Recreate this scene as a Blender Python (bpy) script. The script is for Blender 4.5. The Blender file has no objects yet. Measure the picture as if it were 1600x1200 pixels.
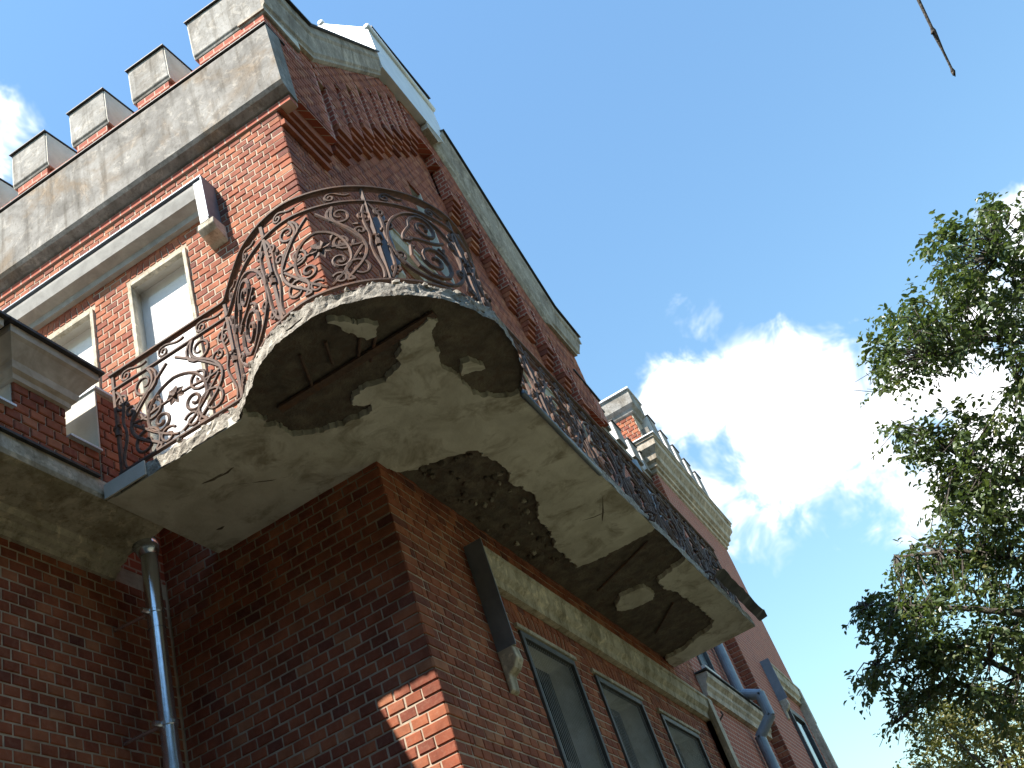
import bpy, bmesh, math, random
from mathutils import Vector, Matrix, noise
from mathutils.geometry import delaunay_2d_cdt
random.seed(7)
R = math.radians
scene = bpy.context.scene
col = scene.collection

# ------------------------------------------------------------------ camera
CAM = Vector((-5.4283, -2.5028, -3.1791))
FW = Vector((0.78109778, 0.20382621, 0.59020432))
RT = Vector((0.44652336, -0.84305277, -0.29979812))
UP = Vector((-0.43646667, -0.49771166, 0.74951981))
FPX = 1647.66
cam_d = bpy.data.cameras.new('camera'); cam_d.sensor_width = 36; cam_d.lens = 36 * FPX / 1600
cam_d.clip_start = 0.05; cam_d.clip_end = 3000
cam = bpy.data.objects.new('camera', cam_d); col.objects.link(cam)
m = Matrix((RT, UP, -FW)).transposed().to_4x4(); m.translation = CAM
cam.matrix_world = m
scene.camera = cam
def pix(v):                       # where a point falls in the 1600 x 1200 photograph (used only to rank brick sizes)
    d = Vector(v) - CAM; z = d.dot(FW)
    if z < .1: return None
    return 800 + FPX * d.dot(RT) / z, 600 - FPX * d.dot(UP) / z, z
def ray_at(px, py, dist):
    d = (FW + RT * ((px - 800) / FPX) - UP * ((py - 600) / FPX)).normalized()
    return CAM + d * dist

# ------------------------------------------------------------------ sky, sun, exposure
SUN = Vector((-1, .46, 1.48)).normalized()
elev = math.asin(SUN.z)
world = bpy.data.worlds.new('World'); scene.world = world; world.use_nodes = True
nt = world.node_tree; nt.nodes.clear()
def wn(t, **k):
    n = nt.nodes.new(t)
    for a, b in k.items(): setattr(n, a, b)
    return n
out = wn('ShaderNodeOutputWorld'); bg = wn('ShaderNodeBackground'); bg.inputs[1].default_value = 0.088
sky = wn('ShaderNodeTexSky', sky_type='NISHITA'); sky.sun_disc = False
sky.sun_elevation = elev; sky.sun_rotation = math.atan2(SUN.x, SUN.y)
sky.air_density = 2.4; sky.dust_density = .1; sky.ozone_density = 1.6
tc = wn('ShaderNodeTexCoord')
def mth(op, a, b=None, clamp=False):
    n = wn('ShaderNodeMath', operation=op); n.use_clamp = clamp
    for i, v in enumerate((a, b)):
        if v is None: continue
        if isinstance(v, (int, float)): n.inputs[i].default_value = v
        else: nt.links.new(v, n.inputs[i])
    return n.outputs[0]
def nz(scale, detail, rough, off=(0, 0, 0), dist=0):
    mp = wn('ShaderNodeMapping'); mp.inputs[1].default_value = off
    nt.links.new(tc.outputs['Generated'], mp.inputs[0])
    n = wn('ShaderNodeTexNoise'); n.inputs['Scale'].default_value = scale
    n.inputs['Detail'].default_value = detail; n.inputs['Roughness'].default_value = rough
    n.inputs['Distortion'].default_value = dist
    nt.links.new(mp.outputs[0], n.inputs['Vector']); return n.outputs['Fac']
blobs = [((.8565, .062, .512), 3.0), ((.8955, .0690, .4380), 3.6), ((.8800, .0080, .475), 4.8), ((.9023, -.020, .4305), 4.2),
         ((.9100, -.0640, .4100), 4.2), ((.8905, -.1198, .439), 3.4), ((.8620, -.1980, .4666), 2.9), ((.8388, -.2430, .4873), 2.6),
         ((.9080, -.1582, .3880), 4.6), ((.8186, .0208, .574), 2.1, .62), ((.4000, .4430, .8020), 2.3)]
acc = None
nrm = wn('ShaderNodeVectorMath', operation='NORMALIZE'); nt.links.new(tc.outputs['Generated'], nrm.inputs[0])
for c, deg, *lower in blobs:
    v = wn('ShaderNodeVectorMath', operation='DOT_PRODUCT')
    nt.links.new(nrm.outputs[0], v.inputs[0]); v.inputs[1].default_value = Vector(c).normalized()
    k = 1 / (1 - math.cos(R(deg * 1.12)))
    n_ = wn('ShaderNodeMath', operation='MULTIPLY_ADD'); nt.links.new(v.outputs['Value'], n_.inputs[0]); n_.inputs[1].default_value = k; n_.inputs[2].default_value = 1 - k - (lower[0] if lower else 0)
    acc = n_.outputs[0] if acc is None else mth('MAXIMUM', acc, n_.outputs[0])
acc = mth('MAXIMUM', acc, -1.2)
fine = nz(19, 4, .62, (0, 0, 0), .35); big = nz(6, 1, .5, (3.1, 1.2, .4))
dens = mth('ADD', mth('MULTIPLY', acc, 1.0), mth('ADD', mth('MULTIPLY', mth('SUBTRACT', fine, .5), 3.4), mth('MULTIPLY', mth('SUBTRACT', big, .5), 1.6)))
# the same kind of cumulus goes on over the rest of the sky
gen = mth('SUBTRACT', mth('ADD', mth('MULTIPLY', nz(2.4, 2, .55, (7.3, 2.0, 5.1), .2), 3.2), mth('MULTIPLY', fine, .8)), 2.62)
dens = mth('MAXIMUM', dens, gen)
mr = wn('ShaderNodeMapRange'); mr.interpolation_type = 'SMOOTHSTEP'
nt.links.new(dens, mr.inputs[0]); mr.inputs[1].default_value = -.15; mr.inputs[2].default_value = .95
mixc = wn('ShaderNodeMix', data_type='RGBA')
nt.links.new(mr.outputs[0], mixc.inputs['Factor']); tint = wn('ShaderNodeMix', data_type='RGBA', blend_type='MULTIPLY'); tint.inputs['Factor'].default_value = 1
nt.links.new(sky.outputs[0], tint.inputs['A']); tint.inputs['B'].default_value = (.60, .79, .98, 1)
nt.links.new(tint.outputs['Result'], mixc.inputs['A'])
cg = wn('ShaderNodeMix', data_type='RGBA'); cg.inputs['A'].default_value = (4.6, 5.2, 6.0, 1); cg.inputs['B'].default_value = (8.6, 8.6, 8.6, 1)
m2 = wn('ShaderNodeMapRange'); nt.links.new(dens, m2.inputs[0]); m2.inputs[1].default_value = .25; m2.inputs[2].default_value = 1.05
nt.links.new(m2.outputs[0], cg.inputs['Factor']); nt.links.new(cg.outputs['Result'], mixc.inputs['B'])
nt.links.new(mixc.outputs['Result'], bg.inputs[0]); nt.links.new(bg.outputs[0], out.inputs[0])
sd = bpy.data.lights.new('sun', 'SUN'); sd.energy = 4.0; sd.angle = R(.5); sd.color = (1, .93, .82)
so = bpy.data.objects.new('sun', sd); col.objects.link(so); so.location = (-20, 10, 30)
so.rotation_euler = (-SUN).to_track_quat('-Z', 'Y').to_euler()
vs = scene.view_settings; vs.view_transform = 'Standard'; vs.look = 'None'; vs.gamma = 1; vs.exposure = 1.48
vs.use_curve_mapping = False
cy = scene.cycles; cy.max_bounces = 5; cy.diffuse_bounces = 3; cy.glossy_bounces = 2; cy.transmission_bounces = 3; cy.transparent_max_bounces = 4
cy.caustics_reflective = False; cy.caustics_refractive = False

# ------------------------------------------------------------------ materials
def new_mat(name):
    m = bpy.data.materials.new(name); m.use_nodes = True
    t = m.node_tree; b = t.nodes['Principled BSDF']; return m, t, b
def N(t, typ, **k):
    n = t.nodes.new(typ)
    for a, v in k.items(): setattr(n, a, v)
    return n
def noise_node(t, scale, detail=4, rough=.6, vec=None, dist=0):
    n = N(t, 'ShaderNodeTexNoise'); n.inputs['Scale'].default_value = scale; n.inputs['Detail'].default_value = detail
    n.inputs['Roughness'].default_value = rough; n.inputs['Distortion'].default_value = dist
    if vec is None:
        g = N(t, 'ShaderNodeNewGeometry'); vec = g.outputs['Position']
    t.links.new(vec, n.inputs['Vector']); return n.outputs['Fac']
def ramp(t, fac, stops, interp='LINEAR'):
    r = N(t, 'ShaderNodeValToRGB'); r.color_ramp.interpolation = interp
    e = r.color_ramp.elements
    while len(e) < len(stops): e.new(.5)
    for el, (p, c) in zip(e, stops): el.position = p; el.color = (*c, 1) if len(c) == 3 else c
    t.links.new(fac, r.inputs[0]); return r.outputs[0]
def mix(t, a, b, fac, mode='MIX'):
    n = N(t, 'ShaderNodeMix', data_type='RGBA', blend_type=mode)
    for s, v in ((n.inputs['A'], a), (n.inputs['B'], b), (n.inputs['Factor'], fac)):
        if isinstance(v, (tuple, list)): s.default_value = (*v, 1) if len(v) == 3 else v
        elif isinstance(v, (int, float)): s.default_value = v
        else: t.links.new(v, s)
    return n.outputs['Result']
def bump(t, b, h, strength=.3, dist=.01):
    n = N(t, 'ShaderNodeBump'); n.inputs['Strength'].default_value = strength; n.inputs['Distance'].default_value = dist
    t.links.new(h, n.inputs['Height']); t.links.new(n.outputs[0], b.inputs['Normal'])
BR = [(0, (.17, .048, .033)), (.06, (.24, .064, .036)), (.4, (.33, .090, .043)), (.7, (.385, .115, .053)), (.9, (.43, .148, .070)), (1, (.46, .19, .10))]
def brick_mat(name, single):
    m, t, b = new_mat(name)
    if single:
        o = N(t, 'ShaderNodeObjectInfo'); f = o.outputs['Random']
    else:
        a = N(t, 'ShaderNodeAttribute'); a.attribute_name = 'rnd'; f = a.outputs['Fac']
    c = ramp(t, f, BR)
    c = mix(t, c, (.50, .33, .23), ramp(t, noise_node(t, 38, 5, .65), [(.48, (0, 0, 0)), (.75, (.22, .22, .22))]))
    c = mix(t, c, (.62, .58, .56), ramp(t, noise_node(t, 5, 4, .6), [(.35, (1, 1, 1)), (.62, (0, 0, 0))]), 'MULTIPLY')
    c = mix(t, c, (.40, .24, .17), ramp(t, noise_node(t, 2.1, 5, .7), [(.58, (0, 0, 0)), (.85, (.35, .35, .35))]))
    t.links.new(c, b.inputs['Base Color']); b.inputs['Roughness'].default_value = .9
    bump(t, b, noise_node(t, 120, 2, .7), .5, .004); return m
M = {}
M['brick'] = brick_mat('brick_wall', False); M['brick1'] = brick_mat('brick_single', True)
def plain(name, c1, c2, scale, rough=.9, bs=60, bstr=.3, bd=.004, c3=None, s3=1.2, metal=0, lo=.35, hi=.65):
    m, t, b = new_mat(name)
    c = ramp(t, noise_node(t, scale, 4, .65, dist=.4), [(lo, c1), (hi, c2)])
    if c3: c = mix(t, c, c3, ramp(t, noise_node(t, s3, 4, .7, dist=.6), [(.5, (0, 0, 0)), (.66, (1, 1, 1))]))
    t.links.new(c, b.inputs['Base Color']); b.inputs['Roughness'].default_value = rough; b.inputs['Metallic'].default_value = metal
    bump(t, b, noise_node(t, bs, 3, .7), bstr, bd); return m
M['mortar'] = plain('mortar', (.34, .27, .20), (.52, .43, .33), 9, bs=150)
M['band'] = plain('weathered_render', (.145, .134, .12), (.30, .285, .265), 3.4, c3=(.20, .155, .11), s3=1.5, bs=40, bstr=.35)
def streaks(m):
    t = m.node_tree; b = t.nodes['Principled BSDF']; src = b.inputs['Base Color'].links[0].from_socket
    g_ = N(t, 'ShaderNodeNewGeometry'); mp = N(t, 'ShaderNodeMapping'); mp.inputs['Scale'].default_value = (9, 9, .8); t.links.new(g_.outputs['Position'], mp.inputs[0])
    f = noise_node(t, 1.0, 5, .7, vec=mp.outputs[0])
    c = mix(t, src, (.50, .47, .42), ramp(t, f, [(.50, (0, 0, 0)), (.68, (.9, .9, .9))]), 'MULTIPLY')
    c = mix(t, c, (.62, .60, .56), ramp(t, noise_node(t, 30, 5, .75), [(.52, (0, 0, 0)), (.70, (1, 1, 1))]), 'MULTIPLY')
    c = mix(t, c, (1.45, 1.42, 1.38), ramp(t, noise_node(t, 6.5, 5, .7, dist=.8), [(.55, (0, 0, 0)), (.60, (.8, .8, .8))]), 'MULTIPLY')
    t.links.new(c, b.inputs['Base Color'])
streaks(M['band'])
M['render'] = plain('grey_render', (.24, .23, .215), (.36, .345, .325), 5, c3=(.20, .18, .155), s3=2.3, bs=40)
M['pale'] = plain('pale_moulding', (.44, .385, .315), (.58, .51, .42), 6, c3=(.34, .28, .21), s3=2.6)
M['cornice'] = plain('gable_render', (.30, .262, .215), (.42, .37, .31), 5, c3=(.24, .20, .16), s3=2.3, bs=40)
M['mortar2'] = plain('stained_mortar', (.24, .13, .095), (.36, .22, .165), 7, bs=150)
M['hoodstone'] = plain('grey_hood', (.26, .25, .235), (.36, .35, .33), 6)
M['stone'] = plain('cream_moulding', (.42, .38, .30), (.58, .53, .43), 6, c3=(.30, .265, .19), s3=2.6)
streaks(M['render']); streaks(M['stone']); streaks(M['cornice']); streaks(M['pale'])
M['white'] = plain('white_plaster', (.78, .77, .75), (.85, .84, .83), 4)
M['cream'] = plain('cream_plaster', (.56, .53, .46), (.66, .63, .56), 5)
M['capstone'] = plain('merlon_cap', (.46, .40, .32), (.60, .54, .45), 5, c3=(.36, .30, .23), s3=3)
M['soffit'] = plain('balcony_plaster', (.54, .515, .45), (.74, .72, .65), 3.0, c3=(.36, .325, .26), s3=3.6, bs=35, bstr=.5, bd=.006)
M['core'] = plain('exposed_concrete', (.085, .07, .058), (.19, .16, .125), 7, c3=(.12, .085, .065), s3=9, bs=45, bstr=.9, bd=.015)
M['rubble'] = plain('broken_concrete', (.24, .215, .175), (.50, .46, .39), 16, c3=(.13, .11, .09), s3=18, bs=60, bstr=.8, bd=.01)
M['pipegrey'] = plain('painted_pipe', (.20, .245, .30), (.27, .32, .385), 6, rough=.5, metal=.2, bs=9, bstr=.12, bd=.01)
M['zinc'] = plain('zinc_sheet', (.62, .70, .82), (.76, .82, .90), 5, rough=.24, metal=.95, bs=9, bstr=.15, bd=.01)
M['greyzinc'] = plain('blue_grey_sheet', (.17, .20, .24), (.24, .28, .33), 4, rough=.55, metal=.35, bs=9, bstr=.15)
M['brightzinc'] = plain('bright_sheet', (.62, .66, .70), (.74, .77, .80), 4, rough=.5, metal=.2, bs=9, bstr=.1)
M['dark'] = plain('dark_flashing', (.03, .03, .033), (.07, .068, .066), 9, rough=.6, metal=.3)
M['iron'] = plain('rusty_iron', (.075, .046, .036), (.135, .083, .060), 30, rough=.75, metal=.0, c3=(.16, .075, .04), s3=11, bs=140)
M['frame'] = plain('grey_paint_frame', (.05, .05, .052), (.09, .09, .092), 8, rough=.6)
M['wire'] = plain('wire', (.52, .53, .52), (.66, .67, .66), 8, rough=.5, metal=.5)
M['reveal'] = plain('old_reveal', (.66, .66, .62), (.76, .76, .73), 6, c3=(.52, .51, .45), s3=3)
m, t, b = new_mat('window_glass'); b.inputs['Base Color'].default_value = (.02, .025, .03, 1); b.inputs['Roughness'].default_value = .06; M['glass'] = m
bump(t, b, noise_node(t, 3, 2), .08, .02)
def bricktex(name):
    m, t, b = new_mat(name)
    g = N(t, 'ShaderNodeNewGeometry'); s = N(t, 'ShaderNodeSeparateXYZ'); t.links.new(g.outputs['Position'], s.inputs[0])
    a = N(t, 'ShaderNodeMath', operation='ADD'); t.links.new(s.outputs[0], a.inputs[0]); t.links.new(s.outputs[1], a.inputs[1])
    cb = N(t, 'ShaderNodeCombineXYZ'); t.links.new(a.outputs[0], cb.inputs[0]); t.links.new(s.outputs[2], cb.inputs[1])
    br = N(t, 'ShaderNodeTexBrick'); br.offset = .5
    for k, v in (('Scale', 1), ('Mortar Size', .008), ('Mortar Smooth', .2), ('Brick Width', .125), ('Row Height', .075), ('Bias', -.1)): br.inputs[k].default_value = v
    br.inputs['Color1'].default_value = (.38, .088, .048, 1); br.inputs['Color2'].default_value = (.27, .060, .036, 1); br.inputs['Mortar'].default_value = (.44, .31, .24, 1)
    t.links.new(cb.outputs[0], br.inputs['Vector'])
    c = mix(t, br.outputs['Color'], (.40, .15, .09), ramp(t, noise_node(t, 1.3, 4, .7), [(.5, (0, 0, 0)), (.75, (.5, .5, .5))]))
    t.links.new(c, b.inputs['Base Color']); b.inputs['Roughness'].default_value = .9
    bump(t, b, br.outputs['Fac'], -.4, .006); return m
M['bricktex'] = bricktex('far_brickwork')
def leafmat(name, stops, tr):
    m, t, b = new_mat(name)
    a = N(t, 'ShaderNodeAttribute'); a.attribute_name = 'rnd'
    c = ramp(t, a.outputs['Fac'], stops)
    t.links.new(c, b.inputs['Base Color']); b.inputs['Roughness'].default_value = .36
    tl = N(t, 'ShaderNodeBsdfTranslucent'); t.links.new(mix(t, c, (.9, 1.0, .35), 1.0, 'MULTIPLY'), tl.inputs[0])
    ms = N(t, 'ShaderNodeMixShader'); ms.inputs[0].default_value = tr
    t.links.new(b.outputs[0], ms.inputs[1]); t.links.new(tl.outputs[0], ms.inputs[2])
    t.links.new(ms.outputs[0], t.nodes['Material Output'].inputs[0]); return m
M['leaf'] = leafmat('dark_leaf', [(0, (.065, .100, .046)), (.5, (.115, .160, .072)), (.9, (.18, .22, .10)), (1, (.27, .25, .11))], .32)
M['leaf2'] = leafmat('pale_leaf', [(0, (.10, .11, .035)), (.5, (.17, .165, .055)), (1, (.27, .22, .07))], .3)
M['shade_leaf'] = leafmat('shade_tree_leaf', [(0, (.030, .040, .022)), (1, (.060, .070, .042))], .1)
M['bark'] = plain('bark', (.05, .042, .036), (.11, .095, .08), 20, bs=30, bstr=.8, bd=.02)
M['ground'] = plain('ground_grass', (.06, .062, .032), (.10, .098, .06), 1.5, c3=(.22, .20, .165), s3=.15, bs=8, bstr=.6, bd=.05)

# ------------------------------------------------------------------ building blocks
WLOC = {}
def tag(o, label=None, cat=None, group=None, kind=None):
    for k, v in (('label', label), ('category', cat), ('group', group), ('kind', kind)):
        if v: o[k] = v
    return o
def empty(name, loc, label, cat, group=None):
    o = bpy.data.objects.new(name, None); col.objects.link(o); o.location = loc; o.empty_display_size = .3
    WLOC[o.name] = Vector(loc); return tag(o, label, cat, group)
def link(name, me, loc, parent=None):
    o = bpy.data.objects.new(name, me); col.objects.link(o)
    loc = Vector(loc)
    if parent: o.parent = parent; o.location = loc - WLOC[parent.name]
    else: o.location = loc
    WLOC[o.name] = loc; return o
class MB:
    def __init__(s): s.v = []; s.f = []; s.a = []
    def add(s, vs, fs, a=.5):
        k = len(s.v); s.v += [tuple(p) for p in vs]; s.f += [tuple(i + k for i in f) for f in fs]; s.a += [a] * len(vs); return s
    def box(s, x0, x1, y0, y1, z0, z1):
        x0, x1 = sorted((x0, x1)); y0, y1 = sorted((y0, y1)); z0, z1 = sorted((z0, z1))
        return s.add([(x0, y0, z0), (x1, y0, z0), (x1, y1, z0), (x0, y1, z0), (x0, y0, z1), (x1, y0, z1), (x1, y1, z1), (x0, y1, z1)],
              [(0, 3, 2, 1), (4, 5, 6, 7), (0, 1, 5, 4), (1, 2, 6, 5), (2, 3, 7, 6), (3, 0, 4, 7)])
    def prism(s, poly, d0, d1, ax):
        # polygon in the two other axes, extruded along ax
        n = len(poly)
        def P(a, b, d): return {'x': (d, a, b), 'y': (a, d, b), 'z': (a, b, d)}[ax]
        return s.add([P(a, b, d0) for a, b in poly] + [P(a, b, d1) for a, b in poly],
              [tuple(range(n))[::-1], tuple(range(n, 2 * n))] + [(i, (i + 1) % n, n + (i + 1) % n, n + i) for i in range(n)])
    def tube(s, pts, r, sides=6, cap=True, flat=1.0):
        pts = [Vector(p) for p in pts]; n = len(pts)
        if n < 2: return s
        rs = r if isinstance(r, (list, tuple)) else [r] * n
        vs = []; prev = None
        for i, p in enumerate(pts):
            d = (pts[min(i + 1, n - 1)] - pts[max(i - 1, 0)])
            d = d.normalized() if d.length > 1e-9 else Vector((0, 0, 1))
            if prev is None:
                a = d.cross(Vector((0, 0, 1)))
                if a.length < .05: a = d.cross(Vector((1, 0, 0)))
            else: a = prev - d * prev.dot(d)
            a.normalize(); prev = a; b = d.cross(a)
            for j in range(sides):
                t = 2 * math.pi * (j + .5) / sides
                vs.append(p + (a * math.cos(t) + b * math.sin(t) * flat) * rs[i])
        fs = [(i * sides + j, i * sides + (j + 1) % sides, (i + 1) * sides + (j + 1) % sides, (i + 1) * sides + j) for i in range(n - 1) for j in range(sides)]
        if cap: fs += [tuple(range(sides))[::-1], tuple((n - 1) * sides + j for j in range(sides))]
        return s.add(vs, fs)
    def build(s, name, mat, parent=None, smooth=False, attr=False, bevel=0):
        me = bpy.data.meshes.new(name)
        c = Vector((0, 0, 0)); 
        lo = [min(p[i] for p in s.v) for i in range(3)]; hi = [max(p[i] for p in s.v) for i in range(3)]
        c = Vector([(lo[i] + hi[i]) / 2 for i in range(3)])
        me.from_pydata([(p[0] - c.x, p[1] - c.y, p[2] - c.z) for p in s.v], [], s.f)
        me.materials.append(M[mat])
        if smooth: me.polygons.foreach_set('use_smooth', [True] * len(me.polygons))
        if attr:
            at = me.attributes.new('rnd', 'FLOAT', 'POINT'); at.data.foreach_set('value', s.a)
        me.update()
        o = link(name, me, c, parent)
        if bevel:
            md = o.modifiers.new('bevel', 'BEVEL'); md.width = bevel; md.segments = 2; md.limit_method = 'ANGLE'
        return o
def nv(x, y=0, z=0): return noise.noise(Vector((x, y, z)))

# one brick (front at depth 0, facing -y in local terms), chamfered edges, slightly irregular
def brick_geo(w, h, depth=.03, ch=.005, j=.0018, rng=random):
    a, b = w / 2, h / 2
    def q(v): return v + rng.uniform(-j, j)
    fr = [(q(-a + ch), rng.uniform(-.0015, .0015), q(-b + ch)), (q(a - ch), rng.uniform(-.0015, .0015), q(-b + ch)), (q(a - ch), rng.uniform(-.0015, .0015), q(b - ch)), (q(-a + ch), rng.uniform(-.0015, .0015), q(b - ch))]
    md = [(q(-a), ch, q(-b)), (q(a), ch, q(-b)), (q(a), ch, q(b)), (q(-a), ch, q(b))]
    bk = [(x, depth, z) for x, y, z in md]
    f = [(0, 1, 2, 3)] + [(4 + i, 4 + (i + 1) % 4, (i + 1) % 4, i) for i in range(4)] + [(8 + i, 8 + (i + 1) % 4, 4 + (i + 1) % 4, 4 + i) for i in range(4)]
    return fr + md + bk, f
PITCH, ROW, JOINT = .125, .075, .0115
def rows_of(z0, z1): return range(math.floor(z0 / ROW + .5), math.ceil(z1 / ROW - .5))
def lay(u0f, u1f, z0, z1, openings=(), keep=None):
    """bricks (uc, zc, w, h) of a header-bond wall face; u limits may depend on the row"""
    res = []
    for k in rows_of(z0, z1):
        za, zb = k * ROW, (k + 1) * ROW; zc = (za + zb) / 2
        u0 = u0f(k) if callable(u0f) else u0f; u1 = u1f(k) if callable(u1f) else u1f
        iv = [(u0, u1)]
        for (a, b, c, d) in openings:
            if c < zc < d:
                iv = [q for (p, e) in iv for q in ((p, min(e, a)), (max(p, b), e)) if q[1] - q[0] > .02]
        off = (k % 2) * PITCH / 2
        for p, e in iv:
            i = math.floor((p - off) / PITCH)
            while i * PITCH + off < e:
                a = max(p, i * PITCH + off); b = min(e, (i + 1) * PITCH + off); i += 1
                if b - a < .035: continue
                uc = (a + b) / 2
                if keep and not keep(uc, zc): continue
                res.append((uc, zc, b - a - JOINT, ROW - JOINT))
    return res
SINGLE = {}
def single_mesh(i):
    if i not in SINGLE:
        rg = random.Random(100 + i); v, f = brick_geo(PITCH - JOINT, ROW - JOINT, rng=rg)
        me = bpy.data.meshes.new('brick'); me.from_pydata(v, [], f); me.materials.append(M['brick1']); SINGLE[i] = me
    return SINGLE[i]
def rank(cands, n):
    """the n standard bricks that show largest"""
    sc = []
    for key, (pos, w) in cands.items():
        p = pix(pos)
        if p is None or abs(w - (PITCH - JOINT)) > .002: continue
        if not (-10 < p[0] < 1610 and -10 < p[1] < 1210): continue
        sc.append((p[2], key))
    sc.sort(key=lambda q: q[0]); return set(k for _, k in sc[:n])
def face_pos(plane, c, uc, zc): return (uc, c, zc) if plane == 'y' else (c, uc, zc)
def lay_walls(walls, n_single):
    """walls: list of (parent, plane, c, bricks)"""
    cands = {(wi, bi): (face_pos(pl, c, b[0], b[1]), b[2]) for wi, (par, pl, c, bs, can) in enumerate(walls) for bi, b in enumerate(bs) if can}
    single = rank(cands, n_single)
    for wi, (par, pl, c, bs, can) in enumerate(walls):
        mb = MB()
        for bi, (uc, zc, w, h) in enumerate(bs):
            dj = random.uniform(-.002, .002)
            pos = Vector(face_pos(pl, c + dj, uc, zc))
            if (wi, bi) in single:
                o = link('brick', single_mesh(random.randrange(12)), pos, par)
                if pl == 'x': o.rotation_euler = (0, 0, -math.pi / 2)
            else:
                v, f = brick_geo(w, h)
                if pl == 'x': v = [(y, -x, z) for x, y, z in v]
                mb.add([(pos.x + x, pos.y + y, pos.z + z) for x, y, z in v], f, min(1, max(0, random.random() + .18 * nv(uc * 2, zc * 2, wi))))
        if mb.v:
            o = mb.build('brickwork', 'brick', par, attr=True); o['kind'] = 'stuff'
def backing(name, plane, c, u0, u1, z0, z1, openings, parent, mat='mortar', keep=None, depth=.006):
    us = sorted({u0, u1, *[min(max(a, u0), u1) for o in openings for a in o[:2]]}); zs = sorted({z0, z1, *[min(max(a, z0), z1) for o in openings for a in o[2:]]})
    mb = MB()
    for a, b in zip(us, us[1:]):
        for p, q in zip(zs, zs[1:]):
            uc, zc = (a + b) / 2, (p + q) / 2
            if any(o[0] < uc < o[1] and o[2] < zc < o[3] for o in openings): continue
            cc = c + depth
            v = [(a, cc, p), (b, cc, p), (b, cc, q), (a, cc, q)]
            if plane == 'x': v = [(cc, b, p), (cc, a, p), (cc, a, q), (cc, b, q)]
            mb.add(v, [(0, 1, 2, 3)])
    return mb.build(name, mat, parent)

GZ = -4.8
# ------------------------------------------------------------------ ground
g = MB(); n = 24
for i in range(n + 1):
    for j in range(n + 1):
        x, y = (i / n - .5) * 1200, (j / n - .5) * 1200
        g.v.append((x, y, GZ)); g.a.append(.5)
for i in range(n):
    for j in range(n): g.f.append((i * (n + 1) + j, (i + 1) * (n + 1) + j, (i + 1) * (n + 1) + j + 1, i * (n + 1) + j + 1))
tag(g.build('ground', 'ground'), kind='structure', label='grassy ground in front of the palace')

# ------------------------------------------------------------------ the palace block
PAL = empty('brick_palace', (3.5, 1.0, GZ), 'red brick palace block with stepped gable, battlements and tall hooded windows', 'building')
D = 1.85                                  # plane of the wing wall
A_OPEN = [(1.20, 1.85, 1.55, 4.03), (2.26, 2.91, 1.10, 4.03), (3.32, 3.97, 1.10, 4.03)]
W_LOW = [(1.60, 2.62, -2.9, .10), (3.06, 4.20, -2.9, .085), (4.72, 5.92, -2.9, .07)]
W_UP = [(1.95, 2.85, 1.1, 3.95), (3.45, 4.45, 1.1, 3.95), (5.05, 5.95, 1.1, 3.95)]
SLIT = [(3.10, 3.42, 5.15, 6.86)]
slotsL = [(.833, 6.231), (1.246, 6.667), (1.618, 7.053), (1.978, 7.421), (2.369, 7.821), (2.729, 8.169), (3.098, 8.539), (3.477, 8.93)]
slotsR = [(4.25, 8.15), (4.62, 7.83), (4.99, 7.51), (5.36, 7.19), (5.73, 6.87), (6.10, 6.55), (6.47, 6.23), (6.84, 5.91)]
SR = .32
HOLES = [(sx, sx + SR * ((sl[i + 1][0] if i < 7 else sx + .38) - sx), sz - .56, sz) for sl in (slotsL, slotsR) for i, (sx, sz) in enumerate(sl)]
FARW = [(7.75, 8.45, 1.35, 2.7)]
def part_empty(name, parent, loc):
    o = bpy.data.objects.new(name, None); col.objects.link(o); o.parent = parent; o.location = Vector(loc) - WLOC[parent.name]
    WLOC[o.name] = Vector(loc); return o
side = backing('side_wall', 'x', 0, .012, 7.5, GZ, 5.6, A_OPEN, PAL)
front_low = backing('front_wall', 'y', 0, .012, 7.2, GZ, .95, W_LOW, PAL)
front = backing('front_wall', 'y', 0, .012, 7.2, .95, 9.6, W_UP + SLIT + HOLES, PAL, 'mortar2')
# trim the front backing above the gable line
me = front.data; bm = bmesh.new(); bm.from_mesh(me)
L = WLOC[front.name]
def cut(pt, no):
    geo = bm.verts[:] + bm.edges[:] + bm.faces[:]
    bmesh.ops.bisect_plane(bm, geom=geo, plane_co=Vector(pt) - L, plane_no=no, clear_outer=True)
cut((.83, 0, 6.75), (-1, 0, 1)); cut((4.75, 0, 8.5), (.84, 0, 1))
bm.to_mesh(me); bm.free()
def corner_a(k): return .19 if k % 2 else .125
def corner_b(k): return .125 if k % 2 else .19
a_up = lay(corner_a, 4.6, .94, 5.14, [(o[0], o[1], o[2], o[3] + .20) for o in A_OPEN] )
a_low = lay(corner_a, D, -2.3, .94)
gable_keep = lambda x, z: (z < 6.6 + (x - .83)) and z < 8.5 - (x - 4.75) * .84 and z < 9.3
b_low = lay(corner_b, 7.2, -2.3, .94, [(o[0], o[1], o[2], o[3] + .19) for o in W_LOW])
b_up = lay(corner_b, 7.2, .94, 9.3, W_UP + SLIT + HOLES, gable_keep)
for a, b, c, d in HOLES:
    q = MB(); q.add([(a, .0, c), (b, .0, c), (b, .0, d), (a, .0, d), (a, .9, c), (b, .9, c), (b, .9, d), (a, .9, d)], [(0, 1, 5, 4), (1, 2, 6, 5), (2, 3, 7, 6), (3, 0, 4, 7), (4, 5, 6, 7)]); q.build('slot', 'bricktex', PAL)
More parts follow.
